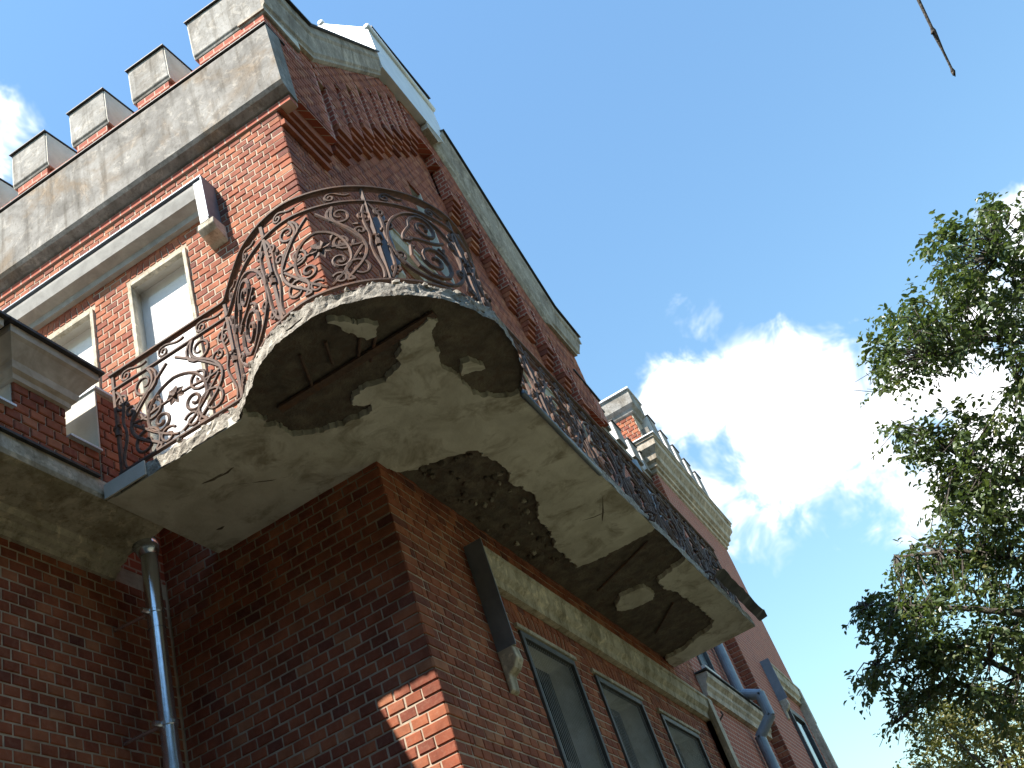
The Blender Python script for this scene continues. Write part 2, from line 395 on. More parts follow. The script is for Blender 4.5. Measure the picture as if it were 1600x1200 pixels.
# corner bricks, seen on both faces
cb = MB()
for k in rows_of(-2.3, 5.14):
    ax, ay = corner_b(k) - JOINT / 2, corner_a(k) - JOINT / 2
    z0, z1 = k * ROW + JOINT / 2, (k + 1) * ROW - JOINT / 2
    j = [random.uniform(-.005, .004) for _ in range(4)]; c = random.uniform(.005, .014)
    ring = lambda z, e: [(c + j[0] + e, j[1] + e, z), (ax, j[1] + e, z), (ax, .03, z), (.03, .03, z), (.03, ay, z), (j[0] + e, ay, z), (j[0] + e, c + j[1] + e, z)]
    r0, r1, r2, r3 = ring(z0, .004), ring(z0 + .004, 0), ring(z1 - .004, 0), ring(z1, .004)
    vs_ = r0 + r1 + r2 + r3; fs_ = [tuple(range(7))[::-1], tuple(range(21, 28))]
    for q in range(3):
        fs_ += [(q * 7 + i, q * 7 + (i + 1) % 7, q * 7 + 7 + (i + 1) % 7, q * 7 + 7 + i) for i in range(7)]
    cb.add(vs_, fs_, random.random())
o = cb.build('corner_brickwork', 'brick', PAL, attr=True); o['kind'] = 'stuff'
# upright bricks of the flat arches
def soldiers(parent, plane, openings, h, step=.075):
    mb = MB()
    for (a, b, c, d) in openings:
        u = a - .04; mid = (a + b) / 2
        while u < b + .04:
            zc = d + h / 2 + .045; w = step - .012; lean = (u + w / 2 - mid) * .18
            v, f = brick_geo(w, h - .05)
            v = [(x + lean * (z / h + .5), y, z) for x, y, z in v]
            if plane == 'x': v = [(y, u + step / 2 - x, z + zc) for x, y, z in v]
            else: v = [(u + step / 2 + x, y, z + zc) for x, y, z in v]
            mb.add(v, f, random.uniform(.3, .95)); u += step
    o = mb.build('flat_arch_brickwork', 'brick', parent, attr=True); o['kind'] = 'stuff'
soldiers(side, 'x', A_OPEN, .20); soldiers(front_low, 'y', W_LOW, .20)
lay_walls([(side, 'x', 0, a_up, True), (side, 'x', 0, a_low, True), (front_low, 'y', 0, b_low, True), (front, 'y', 0, b_up, False)], 300)
# far stretch of the front wall
fw = backing('far_front_wall', 'y', 0, 7.2, 10.3, GZ, 5.4, FARW, PAL, 'bricktex', depth=.004)

# ---- upper layer of the gable: corner pier, stepped corbel frieze, cornice
YU = -.15
lay_polys = []
def quad_layer(mb, x0, x1, zb, zt0, zt1, y0=YU, y1=.02):
    mb.prism([(x0, zb), (x1, zb), (x1, zt1), (x0, zt0)], y0, y1, 'y')
def top_line(x):       # underside of the cornice
    if x < .83: return 6.50
    if x < 3.03: return 6.58 + (x - .83) * 1.0
    if x < 3.28: return 8.78
    if x < 4.31: return 9.45
    if x < 4.75: return 8.80
    if x < 6.72: return 8.80 - (x - 4.55) * .93
    return 6.70
gl = MB(); xs = [-.004]
# corner pier
quad_layer(gl, -.004, .70, 5.16, 6.52, 6.52); quad_layer(gl, .70, .80, 5.16, 6.52, 6.58)
br_parts = []
def frieze(slots, sgn):
    for i, (sx, sz) in enumerate(slots):
        nx = slots[i + 1][0] if i + 1 < len(slots) else sx + sgn * .38
        # slot is between sx and sx + .17 ; pier follows
        s0, s1 = sx, sx + sgn * (abs(nx - sx) * SR)
        a, b = sorted((s0, s1)); gl_top(a, b, sz)
        a, b = sorted((s1, nx)); gl_top(a, b, sz - .60)
        br_parts.append((a, b, sz - .60))
def gl_top(a, b, zb):
    za, zb2 = top_line(a + 1e-4), top_line(b - 1e-4)
    if max(za, zb2) > zb: quad_layer(gl, a, b, zb, max(za, zb), max(zb2, zb))
frieze(slotsL, 1)
quad_layer(gl, 3.86, 4.25, 8.35, 9.0, 9.0)
frieze(slotsR, 1)
quad_layer(gl, 7.22, 7.85, 5.30, 6.72, 6.72)
# upper wall right up to the raised centre
quad_layer(gl, 3.05, 4.31, 8.95, 9.46, 9.46)
gl.build('gable_upper_wall', 'bricktex', PAL)
gw = [o for o in PAL.children if o.name.startswith('gable_upper_wall')][0]
def inlayer(x, z):
    if z > top_line(x): return False
    if x < .80: return z > 5.2
    if x > 7.22: return z > 5.34 and x < 7.84
    if 3.86 <= x <= 4.25: return z > 8.4
    for sl in (slotsL, slotsR):
        for i, (sx, sz) in enumerate(sl):
            nx = sl[i + 1][0] if i + 1 < len(sl) else sx + .38
            if sx <= x < nx:
                return z > sz + .03 if x < sx + (nx - sx) * SR else z > sz - .57
    return False
lay_walls([(gw, 'y', YU - .008, lay(.0, 7.85, 5.16, 9.5, (), lambda x, z: all(inlayer(x + d, z) for d in (-.05, .05))), False)], 0)
# the lit return of the corner pier on the side wall
lay_walls([(gw, 'x', -.012, lay(YU - .004, .0, 5.16, 6.5), False)], 0)
for a, b, z in br_parts:                       # stepped brick brackets below the frieze
    bk = MB()
    for q in range(4):
        d = YU - .006 + q * .036
        bk.box(a + .012, b - .012, d, .0, z - (q + 1) * .085 + .007, z - q * .085 - .001)
    for i in range(len(bk.a)): bk.a[i] = random.Random(int(a * 99) + i // 8).random()
    bk.build('bracket', 'brick', gw, attr=True, bevel=.004)
for x0, x1, zz in ((-.008, .80, 5.16), (7.22, 7.86, 5.30)):       # corbel courses under the corner pier and end pier
    for d, z1, z0 in ((-.075, zz, zz - .145), (-.04, zz - .15, zz - .22), (-.045, zz - .37, zz - .44)):
        ck = MB(); ck.box(x0 + .001, x1 - .001 - .1 * (z0 < zz - .4), d, .0, z0, z1)
        ck.a = [.45] * 8; ck.build('corbel_course', 'brick', gw, attr=True, bevel=.004)

# ---- gable cornice, lofted between its lower edge on the wall and its projecting lip
def loft(name, low, lip, parent, prof, yb=.12, mat='cornice', cap_mat='dark'):
    """low, lip: matching lists of (x, y, z); prof: list of (t along low->lip in z, s along low->lip in depth)"""
    mb = MB(); n = len(low); ringn = len(prof) + 3
    for (a, b) in zip(low, lip):
        a, b = Vector(a), Vector(b)
        mb.v.append((a.x, yb, a.z)); mb.a.append(.5)
        for t, s in prof:
            mb.v.append((a.x + (b.x - a.x) * s, a.y + (b.y - a.y) * s, a.z + (b.z - a.z) * t)); mb.a.append(.5)
        mb.v.append((b.x, b.y, b.z + .03)); mb.a.append(.5)
        mb.v.append((b.x, yb, b.z + .12)); mb.a.append(.5)
    for i in range(n - 1):
        for j in range(ringn):
            mb.f.append((i * ringn + j, i * ringn + (j + 1) % ringn, (i + 1) * ringn + (j + 1) % ringn, (i + 1) * ringn + j))
    mb.f += [tuple(range(ringn)), tuple((n - 1) * ringn + j for j in range(ringn))[::-1]]
    o = mb.build(name, mat, parent)
    cp = MB()
    for i in range(n - 1):
        a, b = Vector(lip[i]), Vector(lip[i + 1])
        p = [a + Vector((0, -.035, .028)), b + Vector((0, -.035, .028)), b + Vector((0, .3, .16)), a + Vector((0, .3, .16))]
        q = [v + Vector((0, 0, .028)) for v in p]
        cp.add(p + q, [(3, 2, 1, 0), (4, 5, 6, 7), (0, 1, 5, 4), (1, 2, 6, 5), (2, 3, 7, 6), (3, 0, 4, 7)])
    cp.build('coping', cap_mat, o)
    return o
PROF = [(0, 0), (.0, .32), (.10, .36), (.16, .55), (.30, .60), (.62, .80), (.70, .82), (.78, 1.0), (1, 1)]
Y0 = YU - .012
loft('gable_cornice', [(-.105, Y0, 6.32), (.80, Y0, 6.52), (3.03, Y0, 8.78)], [(-.105, -.28, 6.82), (.742, -.28, 6.963), (2.98, -.28, 9.155)], PAL, PROF)
loft('gable_cornice', [(3.24, Y0, 9.56), (4.36, Y0, 9.66)], [(3.123, -.28, 9.969), (4.829, -.28, 10.106)], PAL, PROF)
rs = MB(); rs.prism([(4.12, 8.72), (4.36, 8.62), (4.80, 9.05), (4.829, 9.50), (4.34, 9.51)], -.265, .1, 'y'); rs.build('gable_cornice', 'cornice', PAL)
loft('gable_cornice', [(4.20, Y0, 8.74), (4.751, Y0, 8.36), (5.50, Y0, 7.52), (6.719, Y0, 6.68)], [(4.712, -.305, 9.17), (5.05, -.305, 8.92), (6.03, -.305, 8.05), (7.15, -.305, 7.16)], PAL, PROF)
loft('gable_cornice', [(6.725, Y0, 6.68), (7.70, Y0, 6.65)], [(7.155, -.305, 7.158), (8.08, -.305, 7.10)], PAL, PROF)
ct = MB(); ct.prism([(-.27, 8.9), (-.27, 9.86), (.35, 10.60), (.75, 10.60), (.75, 8.9)], 3.0, 4.82, 'x')
ct.build('raised_gable_top', 'brightzinc', PAL)
for y, z in ((-.27, 9.88), (.35, 10.62)):
    q = MB(); q.tube([(2.985, y, z), (4.84, y, z)], .05, 8); q.build('roof_roll', 'brightzinc', PAL, smooth=True)
# slit window
sl = SLIT[0]
sw = MB(); sw.box(sl[1], sl[1] + .02, .0, .36, sl[2], sl[3]); sw.box(sl[0] - .02, sl[0], .02, .36, sl[2], sl[3]); sw.box(sl[0], sl[1], .02, .36, sl[3], sl[3] + .02); sw.box(sl[0], sl[1], .02, .36, sl[2] - .02, sl[2])
w = sw.build('slit_window', 'cream', PAL)
q = MB(); q.box(sl[0], sl[1], .36, .38, sl[2], sl[3]); q.build('pane', 'glass', w)

# ---- render band and merlons above the side wall
bd = MB(); bd.prism([(.1, 5.02), (-.03, 5.05), (-.10, 5.10), (-.125, 5.14), (-.125, 6.02), (-.11, 6.05), (.1, 6.07)], -.175, 7.5, 'y')
bd.build('render_band', 'band', PAL)
q = MB(); q.box(-.02, .1, -.16, 7.5, 4.955, 5.02); q.build('brick_course', 'bricktex', PAL)
q = MB(); q.box(-.131, .2, -.178, 7.5, 6.072, 6.084); q.build('flashing', 'dark', PAL)
q = MB(); q.box(-.07, .55, -.158, 7.5, 6.09, 6.20); q.build('parapet_course', 'bricktex', PAL)
def merlon(y0, y1, parent, cap_h=.63):
    r = part_empty('merlon', parent, (.2, (y0 + y1) / 2, 6.2))
    q = MB(); q.box(-.075, .52, y0 + .03, y1 - .03, 6.2, 6.32); q.build('brick_neck', 'bricktex', r)
    q = MB(); q.prism([(.50, 6.30), (-.08, 6.30), (-.09, 6.33), (-.105, 6.35), (-.11, 6.2 + cap_h), (.50, 6.2 + cap_h + .09)], y0, y1, 'y'); q.build('cap', 'render', r, bevel=.008)
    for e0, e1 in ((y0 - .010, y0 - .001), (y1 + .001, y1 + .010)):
        q = MB(); q.prism([(.49, 6.31), (-.085, 6.31), (-.10, 6.36), (-.10, 6.2 + cap_h - .005), (.49, 6.2 + cap_h + .08)], e0, e1, 'y'); q.build('rendered_side', 'cream', r)  # paler than the front: light bounced between merlons is put into the colour
    q = MB(); q.prism([(.53, 6.2 + cap_h + .098), (-.135, 6.2 + cap_h + .004), (-.135, 6.2 + cap_h + .016), (.53, 6.2 + cap_h + .11)], y0 - .02, y1 + .02, 'y'); q.build('coping', 'dark', r)
merlon(-.19, .66, PAL, .72)
for i in range(8): merlon(.99 + i * .80, 1.45 + i * .80, PAL)
# ---- hood moulds
def hood_side(y0, y1, z0, z1, drop):
    r = part_empty('hood_mould', PAL, (0, (y0 + y1) / 2, z0))
    q = MB(); q.prism([(.0, z0), (-.05, z0 + .005), (-.06, z0 + .06), (-.15, z0 + .10), (-.17, z1 - .03), (-.17, z1), (0, z1 + .015)], y0 + .10, y1 - .10, 'y'); q.build('moulding', 'hoodstone', r)
    for a, b, s in ((y0, y0 + .10, -1), (y1 - .10, y1, 1)):
        q = MB(); q.box(-.172, 0, a + (.012 if s < 0 else 0), b - (.012 if s > 0 else 0), drop + .13, z1 + .01); q.build('drop', 'white', r)
        q = MB(); e = a if s < 0 else b
        q.box(-.185, .0, e - (.0 if s < 0 else .012), e + (.012 if s < 0 else 0), drop + .14, z1 + .03); q.build('sheet_cladding', 'greyzinc', r)
        q = MB(); q.prism([(0, drop + .13), (-.17, drop + .13), (-.185, drop + .05), (-.14, drop), (-.05, drop - .03), (0, drop - .06)], a - .035, b + .035, 'y'); q.build('label_stop', 'stone', r, bevel=.01)
    q = MB(); q.box(-.19, 0, y0 - .0, y1, z1 + .032, z1 + .045); q.build('flashing', 'greyzinc', r)
hood_side(.80, 4.35, 4.24, 4.49, 3.84)
def hood_front(x0, x1, z0, z1, drop, wall_y=0, par=PAL):
    r = part_empty('hood_mould', par, ((x0 + x1) / 2, wall_y, z0)); Y = wall_y
    q = MB(); q.prism([(Y, z0), (Y - .055, z0 + .005), (Y - .06, z0 + .07), (Y - .10, z0 + .11), (Y - .115, z1 - .04), (Y - .13, z1 - .03), (Y - .13, z1), (Y, z1 + .02)], x0 + .06, x1 - .16, 'x'); q.build('moulding', 'stone', r)
    for a, b, s in ((x0, x0 + .06, -1), (x1 - .16, x1, 1)):
        q = MB(); q.box(a + (.012 if s < 0 else 0), b, Y - .128, Y, drop + .13, z1 - .002); q.build('drop', 'stone', r)
        if s < 0:
            q = MB(); q.box(a, a + .012, Y - .15, Y, drop + .12, z1 + .03); q.build('sheet_cladding', 'greyzinc', r)
            q = MB(); q.prism([(Y, drop + .12), (Y - .12, drop + .12), (Y - .13, drop + .03), (Y - .09, drop - .03), (Y - .04, drop - .06), (Y - .03, drop - .17), (Y, drop - .19)], a - .01, b + .05, 'x'); q.build('label_stop', 'stone', r, bevel=.01)
    return r
hood_front(1.05, 6.78, .37, .61, -.35)
q = MB(); q.prism([(0, -2.9), (-.06, -2.9), (-.06, .36), (0, .36)], 6.62, 6.78, 'x'); q.build('jamb_moulding', 'stone', PAL)
hood_front(1.38, 6.6, 4.30, 4.58, 3.75)
# ---- windows and doors
def window_front(o, parent=PAL, depth=.30, mesh=True, y=0, bars=2):
    a, b, c, d = o
    r = part_empty('window', parent, ((a + b) / 2, y, c))
    q = MB(); q.box(a - .03, a, y + .012, y + depth, c, d + .03); q.box(b, b + .03, y + .012, y + depth, c, d + .03); q.box(a, b, y + .012, y + depth, d, d + .03); q.box(a, b, y - .05, y + depth, c - .05, c); q.build('reveal', 'reveal', r)
    q = MB(); q.box(a - .05, b + .05, y - .028, y, d + .012, d + .045); q.build('lintel_trim', 'stone', r)
    t = .05
    q = MB()
    q.box(a, a + t, y - .018, y + .035, c, d); q.box(b - t, b, y - .018, y + .035, c, d); q.box(a + t, b - t, y - .018, y + .035, d - t, d)
    q.build('outer_frame', 'frame', r, bevel=.004)
    q = MB(); f = depth - .07
    q.box(a, a + .07, y + f, y + depth, c, d); q.box(b - .07, b, y + f, y + depth, c, d); q.box(a + .07, b - .07, y + f, y + depth, d - .07, d)
    m_ = (a + b) / 2; q.box(m_ - .035, m_ + .035, y + f - .01, y + depth, c, d - .07); q.box(a + .07, b - .07, y + f + .004, y + depth - .004, d - .86, d - .79)
    for zz in (d - 1.35, d - 1.9): q.box(a + .07, b - .07, y + f + .012, y + depth - .006, zz - .018, zz + .018)
    q.build('sash', 'frame', r, bevel=.004)
    q = MB(); q.box(a, b, y + depth - .02, y + depth + .01, c, d); q.build('pane', 'glass', r)
    if mesh:
        q = MB(); st = .036; u = a + t + st
        while u < b - t:
            q.box(u - .0011, u + .0011, y + .008, y + .0100, c, d - t); u += st
        k = q.build('wire_mesh', 'wire', r); k['kind'] = 'stuff'
    return r
for o in W_LOW: window_front(o)
for o in W_UP: window_front(o, mesh=False)
for o in FARW: window_front(o, mesh=False)
def opening_side(o):
    a, b, c, d = o; depth = .20
    r = part_empty('doorway', PAL, (0, (a + b) / 2, c))
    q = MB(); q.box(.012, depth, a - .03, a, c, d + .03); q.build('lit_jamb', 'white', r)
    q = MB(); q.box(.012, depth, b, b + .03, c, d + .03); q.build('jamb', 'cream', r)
    q = MB(); q.box(.012, depth, a, b, d, d + .03); q.build('head', 'cream', r)
    t = .035; q = MB(); q.box(-.022, .03, a - .002, a + t, c, d); q.box(-.022, .03, b - t, b + .002, c, d); q.box(-.022, .03, a + t, b - t, d - t, d); q.build('outer_frame', 'stone', r, bevel=.004)
    q = MB(); q.box(depth - .06, depth, a, b, c, d); q.build('leaf', 'white', r)
    q = MB(); q.box(depth - .075, depth - .06, a + .09, b - .09, 1.65, 2.2); q.box(depth - .075, depth - .06, a + .09, b - .09, 2.3, d - .12); q.build('leaf_panel', 'white', r, bevel=.006)
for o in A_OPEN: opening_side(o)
# string course on the far stretch and small wall hook
q = MB(); q.prism([(0, .78), (-.05, .79), (-.06, .86), (-.09, .90), (-.09, .95), (-.14, 1.0), (-.15, 1.06), (0, 1.08)], 7.15, 10.2, 'x'); q.build('string_course', 'pale', PAL)
q = MB(); q.box(7.13, 10.24, -.17, 0, 1.082, 1.10); q.build('flashing', 'dark', PAL)
q = MB(); q.tube([(7.05, 0, .42), (7.05, -.08, .44), (7.06, -.13, .48), (7.08, -.12, .53)], .012); q.build('wall_hook', 'iron', PAL)
# low parapet with merlons between gable and tower
q = MB(); q.box(7.2, 10.3, -.06, .3, 5.4, 5.5); q.build('parapet_course', 'render', PAL)
for i, x in enumerate((8.0, 8.72, 9.44, 10.0)):
    r = part_empty('merlon', PAL, (x, .1, 5.5))
    q = MB(); q.box(x, x + .40, -.11, .25, 5.50, 5.86); q.build('cap', 'render', r)
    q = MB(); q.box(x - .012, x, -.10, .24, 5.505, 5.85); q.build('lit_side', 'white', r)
    q = MB(); q.box(x - .02, x + .42, -.13, .27, 5.862, 5.88); q.build('coping', 'dark', r)
q = MB(); q.prism([(7.3, 5.45), (8.15, 5.45), (8.15, 5.93), (7.3, 6.02)], -.15, .25, 'y'); q.build('shoulder_wall', 'bricktex', PAL)
q = MB(); q.prism([(7.25, 6.03), (8.2, 5.94), (8.2, 5.965), (7.25, 6.055)], -.18, .3, 'y'); q.build('coping', 'dark', PAL)
# roofs behind the parapets
q = MB(); q.prism([(.6, 5.9), (3.97, 8.3), (7.6, 5.9)], .3, 7.4, 'y'); q.build('roof', 'greyzinc', PAL)
q = MB(); q.box(.02, 10.3, .3, 7.4, 5.3, 5.45); q.build('roof_deck', 'greyzinc', PAL)
q = MB(); q.box(.5, 10.2, 7.4, 7.5, GZ, 5.3); q.build('back_wall', 'bricktex', PAL)

# ------------------------------------------------------------------ the low wing with its terrace parapet
WING = empty('terrace_wing', (-3, 4, GZ), 'low brick wing with moulded cornice and battlemented terrace parapet', 'building')
ww = backing('wing_wall', 'y', D, -9, 0.05, GZ, .95, (), WING)
lay_walls([(ww, 'y', D, lay(-4.5, -.012, -2.3, .84), True)], 300)
q = MB(); q.prism([(D + .2, .80), (D - .03, .80), (D - .045, .83), (D - .075, .84), (D - .085, .875), (D - .13, .885), (D - .15, .92), (1.43, .955), (1.40, .965), (1.385, .97), (1.375, 1.0), (1.385, 1.12), (D + .2, 1.12)], -9, -.53, 'x')
q.build('cornice', 'stone', WING)
q = MB(); q.box(-9, -1.1, 1.36, 1.9, 1.122, 1.14); q.build('flashing', 'dark', WING)
PB = 1.142
pz = [(-1.75, -1.33)] + [(-1.75 - .77 * i, -1.33 - .77 * i) for i in range(1, 9)]
pw = MB(); pw.box(-9, -1.06, 1.40, 1.74, PB, 1.35); pwo = pw.build('parapet_wall', 'mortar', WING)
lay_walls([(pwo, 'y', 1.388, [b for b in lay(-4.5, -1.06, 1.14, 1.352)], False)], 0)
for i, (a, b) in enumerate(pz):
    r = part_empty('merlon', WING, ((a + b) / 2, 1.55, PB))
    q = MB(); q.box(a + .012, b - .012, 1.40, 1.74, 1.352, 1.57); q.build('core', 'mortar', r)
    mbk = MB()
    for (uc, zc, w_, h_) in lay(a, b, 1.352, 1.57):
        v, f = brick_geo(w_, h_); mbk.add([(uc + x, 1.388 + y, zc + z) for x, y, z in v], f, random.random())
    o = mbk.build('brickwork', 'brick', r, attr=True); o['kind'] = 'stuff'
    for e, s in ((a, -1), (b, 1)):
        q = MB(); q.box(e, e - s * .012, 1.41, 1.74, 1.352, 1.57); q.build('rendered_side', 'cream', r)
    # moulded cap that flares on all four sides
    q = MB(); prof = [(0, 1.57), (.02, 1.575), (.025, 1.61), (.05, 1.63), (.06, 1.68), (.13, 1.78), (.15, 1.80), (.15, 1.86)]
    ring = []
    for d, z in prof: ring.append([(a - d, 1.388 - d, z), (b + d, 1.388 - d, z), (b + d, 1.74 + d, z), (a - d, 1.74 + d, z)])
    vs_ = [p for rr in ring for p in rr]; fs_ = [(3, 2, 1, 0), tuple(len(vs_) - 4 + k for k in range(4))]
    for k in range(len(prof) - 1): fs_ += [(k * 4 + j, k * 4 + (j + 1) % 4, k * 4 + 4 + (j + 1) % 4, k * 4 + 4 + j) for j in range(4)]
    q.add(vs_, fs_); q.build('cap', 'capstone', r)
    q = MB(); x0, x1, y0, y1 = a - .18, b + .18, 1.208, 1.92
    q.add([(x0, y0, 1.864), (x1, y0, 1.864), (x1, y1, 1.864), (x0, y1, 1.864), (x0, y0, 1.884), (x1, y0, 1.884), (x1, y1, 1.884), (x0, y1, 1.884), ((x0 + x1) / 2, (y0 + y1) / 2, 1.98)],
          [(3, 2, 1, 0), (0, 1, 5, 4), (1, 2, 6, 5), (2, 3, 7, 6), (3, 0, 4, 7), (4, 5, 8), (5, 6, 8), (6, 7, 8), (7, 4, 8)]); q.build('cap_roof', 'dark', r)
    c0, c1 = b, (pz[i - 1][0] if i else -1.06)
    q = MB(); q.prism([(1.36, 1.345), (1.36, 1.362), (1.80, 1.40), (1.80, 1.352), (1.38, 1.352)], c0 + .002, c1 - .002, 'x'); q.build('sheet_sill', 'brightzinc', WING)
r = part_empty('end_pier', WING, (-.9, 1.55, PB))
q = MB(); q.box(-1.05, -.53, 1.40, 1.87, 1.12, 1.90); q.build('core', 'mortar', r)  # pier core run deeper at the back to stop sun slipping past
q = MB(); q.box(-.55, .0, D + .001, D + .25, .95, 1.93); q.build('sun_stop_wall', 'bricktex', WING)  # added to close the gap and keep sun off the wall below
q = MB(); q.box(-.52, -.002, 1.30, D, 1.44, 1.52); q.build('sun_stop_slab', 'band', WING)  # added cover over the gap, blocks the sun from the wall underneath
mbk = MB()
for (uc, zc, w_, h_) in lay(-1.05, -.53, 1.14, 1.90):
    v, f = brick_geo(w_, h_); mbk.add([(uc + x, 1.388 + y, zc + z) for x, y, z in v], f, random.random())
o = mbk.build('brickwork', 'brick', r, attr=True); o['kind'] = 'stuff'
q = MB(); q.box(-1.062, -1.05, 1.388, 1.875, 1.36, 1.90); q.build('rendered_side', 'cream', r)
q = MB(); q.box(-1.075, -.51, 1.37, 1.76, 1.902, 1.92); q.build('coping', 'brightzinc', r)
q = MB(); q.box(-9, -.56, 1.74, 7.4, .98, 1.10); q.build('terrace_floor', 'band', WING)

# ------------------------------------------------------------------ balcony
BAL = empty('balcony', (0, -.6, .94), 'crumbling balcony slab wrapping the brick corner in a round bulge with wrought iron railing', 'balcony')
ZS = .94
edge_ctrl = [(-1.06, 1.30), (-1.06, .30), (-1.226, .09), (-1.354, -.10), (-1.44, -.34), (-1.45, -.56), (-1.37, -.79), (-1.24, -.97), (-1.055, -1.12), (-.853, -1.22), (-.591, -1.285), (-.307, -1.27), (-.033, -1.19), (.18, -1.06), (6.2, -1.04)]
def cr(pts, seg):       # smooth the bulge
    res = []
    for i in range(len(pts) - 1):
        p0, p1, p2, p3 = pts[max(i - 1, 0)], pts[i], pts[i + 1], pts[min(i + 2, len(pts) - 1)]
        for k in range(seg):
            t = k / seg
            res.append(tuple(.5 * (2 * p1[j] + (p2[j] - p0[j]) * t + (2 * p0[j] - 5 * p1[j] + 4 * p2[j] - p3[j]) * t * t + (3 * p1[j] - p0[j] - 3 * p2[j] + p3[j]) * t ** 3) for j in (0, 1)))
    return res + [pts[-1]]
def dense(pts, step):
    res = []
    for a, b in zip(pts, pts[1:]):
        l = math.dist(a, b); k = max(1, round(l / step))
        res += [(a[0] + (b[0] - a[0]) * i / k, a[1] + (b[1] - a[1]) * i / k) for i in range(k)]
    return res + [pts[-1]]
bulge = cr(edge_ctrl[1:14], 6)
EDGE = [edge_ctrl[0]] + bulge + [edge_ctrl[-1]]
outer = dense(EDGE, .025)
outline = outer + dense([(6.2, -1.04), (6.2, -.002)], .05)[1:] + dense([(6.2, -.002), (-.002, -.002)], .1)[1:] + dense([(-.002, -.002), (-.002, 1.30)], .1)[1:] + dense([(-.002, 1.30), (-1.06, 1.30)], .05)[1:-1]
def inside(p, poly):
    x, y = p; c = False; j = len(poly) - 1
    for i in range(len(poly)):
        xi, yi = poly[i]; xj, yj = poly[j]
        if (yi > y) != (yj > y) and x < (xj - xi) * (y - yi) / (yj - yi) + xi: c = not c
        j = i
    return c
dam = {'bulge': [(-1.146, .254), (-1.05, .268), (-.93, .191), (-.89, .263), (-.836, .185), (-.719, .195), (-.64, .164), (-.558, .072), (-.513, -.074), (-.485, -.206), (-.492, -.3), (-.55, -.325), (-.626, -.252), (-.685, -.259), (-.714, -.338), (-.687, -.418), (-.66, -.497), (-.716, -.63), (-.798, -.712), (-.893, -.778), (-.921, -.903), (-.954, -1.006), (-.876, -1.036), (-.814, -.966), (-.72, -.899), (-.563, -.871), (-.434, -.842), (-.239, -.851), (-.1, -.846), (.001, -.89), (.152, -1.012), (.177, -1.25), (.142, -1.45), (-.224, -1.5), (-.591, -1.5), (-.943, -1.45), (-1.29, -1.25), (-1.561, -.952), (-1.687, -.592), (-1.639, -.188), (-1.349, .148)],
       'wall': [(.111, .013), (.233, -.026), (.283, -.092), (.363, -.314), (.439, -.486), (.492, -.537), (.649, -.558), (.855, -.584), (.998, -.547), (1.09, -.498), (1.156, -.538), (1.384, -.565), (1.574, -.516), (1.717, -.426), (1.947, -.403), (2.206, -.356), (2.314, -.291), (2.553, -.298), (2.851, -.276), (2.903, -.628), (2.897, -1.034), (2.887, -1.121), (3.688, -1.155), (3.796, -.993), (3.892, -.7), (4.148, -.658), (4.348, -.741), (4.692, -.74), (4.898, -.764), (5.469, -.758), (5.644, -.66), (5.735, -.446), (5.854, -.242), (5.84, -.027), (6.252, .021), (5.487, .158), (3.561, .075), (1.351, .069)]}
isl = [[(-1.357, -.566), (-1.289, -.644), (-1.119, -.755), (-1.055, -.703), (-1.069, -.653), (-1.223, -.598)], [(-.416, -.939), (-.39, -1.011), (-.264, -1.018), (-.324, -.9)], [(3.953, -.199), (3.818, -.307), (3.864, -.549), (4.122, -.561), (4.224, -.499), (4.192, -.272), (4.061, -.153)]]
def rough(poly, step=.013, amp=.022, s=0):
    q = dense(poly + [poly[0]], step)[:-1]
    return [(x + amp * (nv(x * 9, y * 9, s) + 1.0 * nv(x * 25, y * 25, s + 4) + .5 * nv(x * 60, y * 60, s + 5)), y + amp * (nv(x * 9, y * 9, s + 7) + 1.0 * nv(x * 25, y * 25, s + 11) + .5 * nv(x * 60, y * 60, s + 12))) for x, y in q]
rdam = {k: rough(v, s=i * 3) for i, (k, v) in enumerate(dam.items())}; risl = [rough(v, s=20 + i) for i, v in enumerate(isl)]
allpts = [Vector(p) for p in outline]; edges = [(i, (i + 1) % len(outline)) for i in range(len(outline))]
for poly in list(rdam.values()) + risl:
    k = len(allpts); allpts += [Vector(p) for p in poly]; edges += [(k + i, k + (i + 1) % len(poly)) for i in range(len(poly))]
x = -1.5
while x < 6.2:
    y = -1.3
    while y < 1.3:
        p = (x + random.uniform(-.015, .015), y + random.uniform(-.015, .015))
        if inside(p, outline): allpts.append(Vector(p))
        y += .05
    x += .05
vo, eo, fo, *_ = delaunay_2d_cdt(allpts, edges, [], 0, 1e-5)
plast, core = [], []
for f in fo:
    c = (sum(vo[i].x for i in f) / 3, sum(vo[i].y for i in f) / 3)
    if not inside(c, outline): continue
    core.append(f)
    if any(inside(c, d) for d in rdam.values()) and not any(inside(c, i) for i in risl): continue
    plast.append(f)
cm = MB()
wallrub = rdam['wall']
for v in vo:
    n_ = nv(v.x * 7, v.y * 7) * .5 + nv(v.x * 19, v.y * 19, 3) * .35 + nv(v.x * 45, v.y * 45, 5) * .2
    amp = .040 if v.x > .1 and v.x < 2.6 else .016
    cm.v.append((v.x, v.y, ZS + .045 + amp * n_)); cm.a.append(.5)
cm.f = [tuple(reversed(f)) for f in core]; cm.build('slab_core', 'core', BAL)
pm = MB(); pm.v = [(v.x, v.y, ZS + .004 * nv(v.x * 3, v.y * 3, 9) + .0025 * nv(v.x * 14, v.y * 14, 2)) for v in vo]; pm.a = [.5] * len(vo)
pm.f = [tuple(reversed(f)) for f in plast]
cnt = {}
for f in plast:
    for a, b in zip(f, f[1:] + f[:1]): cnt[(a, b)] = 1
k = len(pm.v); pm.v += [(v.x, v.y, ZS + .06) for v in vo]; pm.a += [.5] * len(vo)
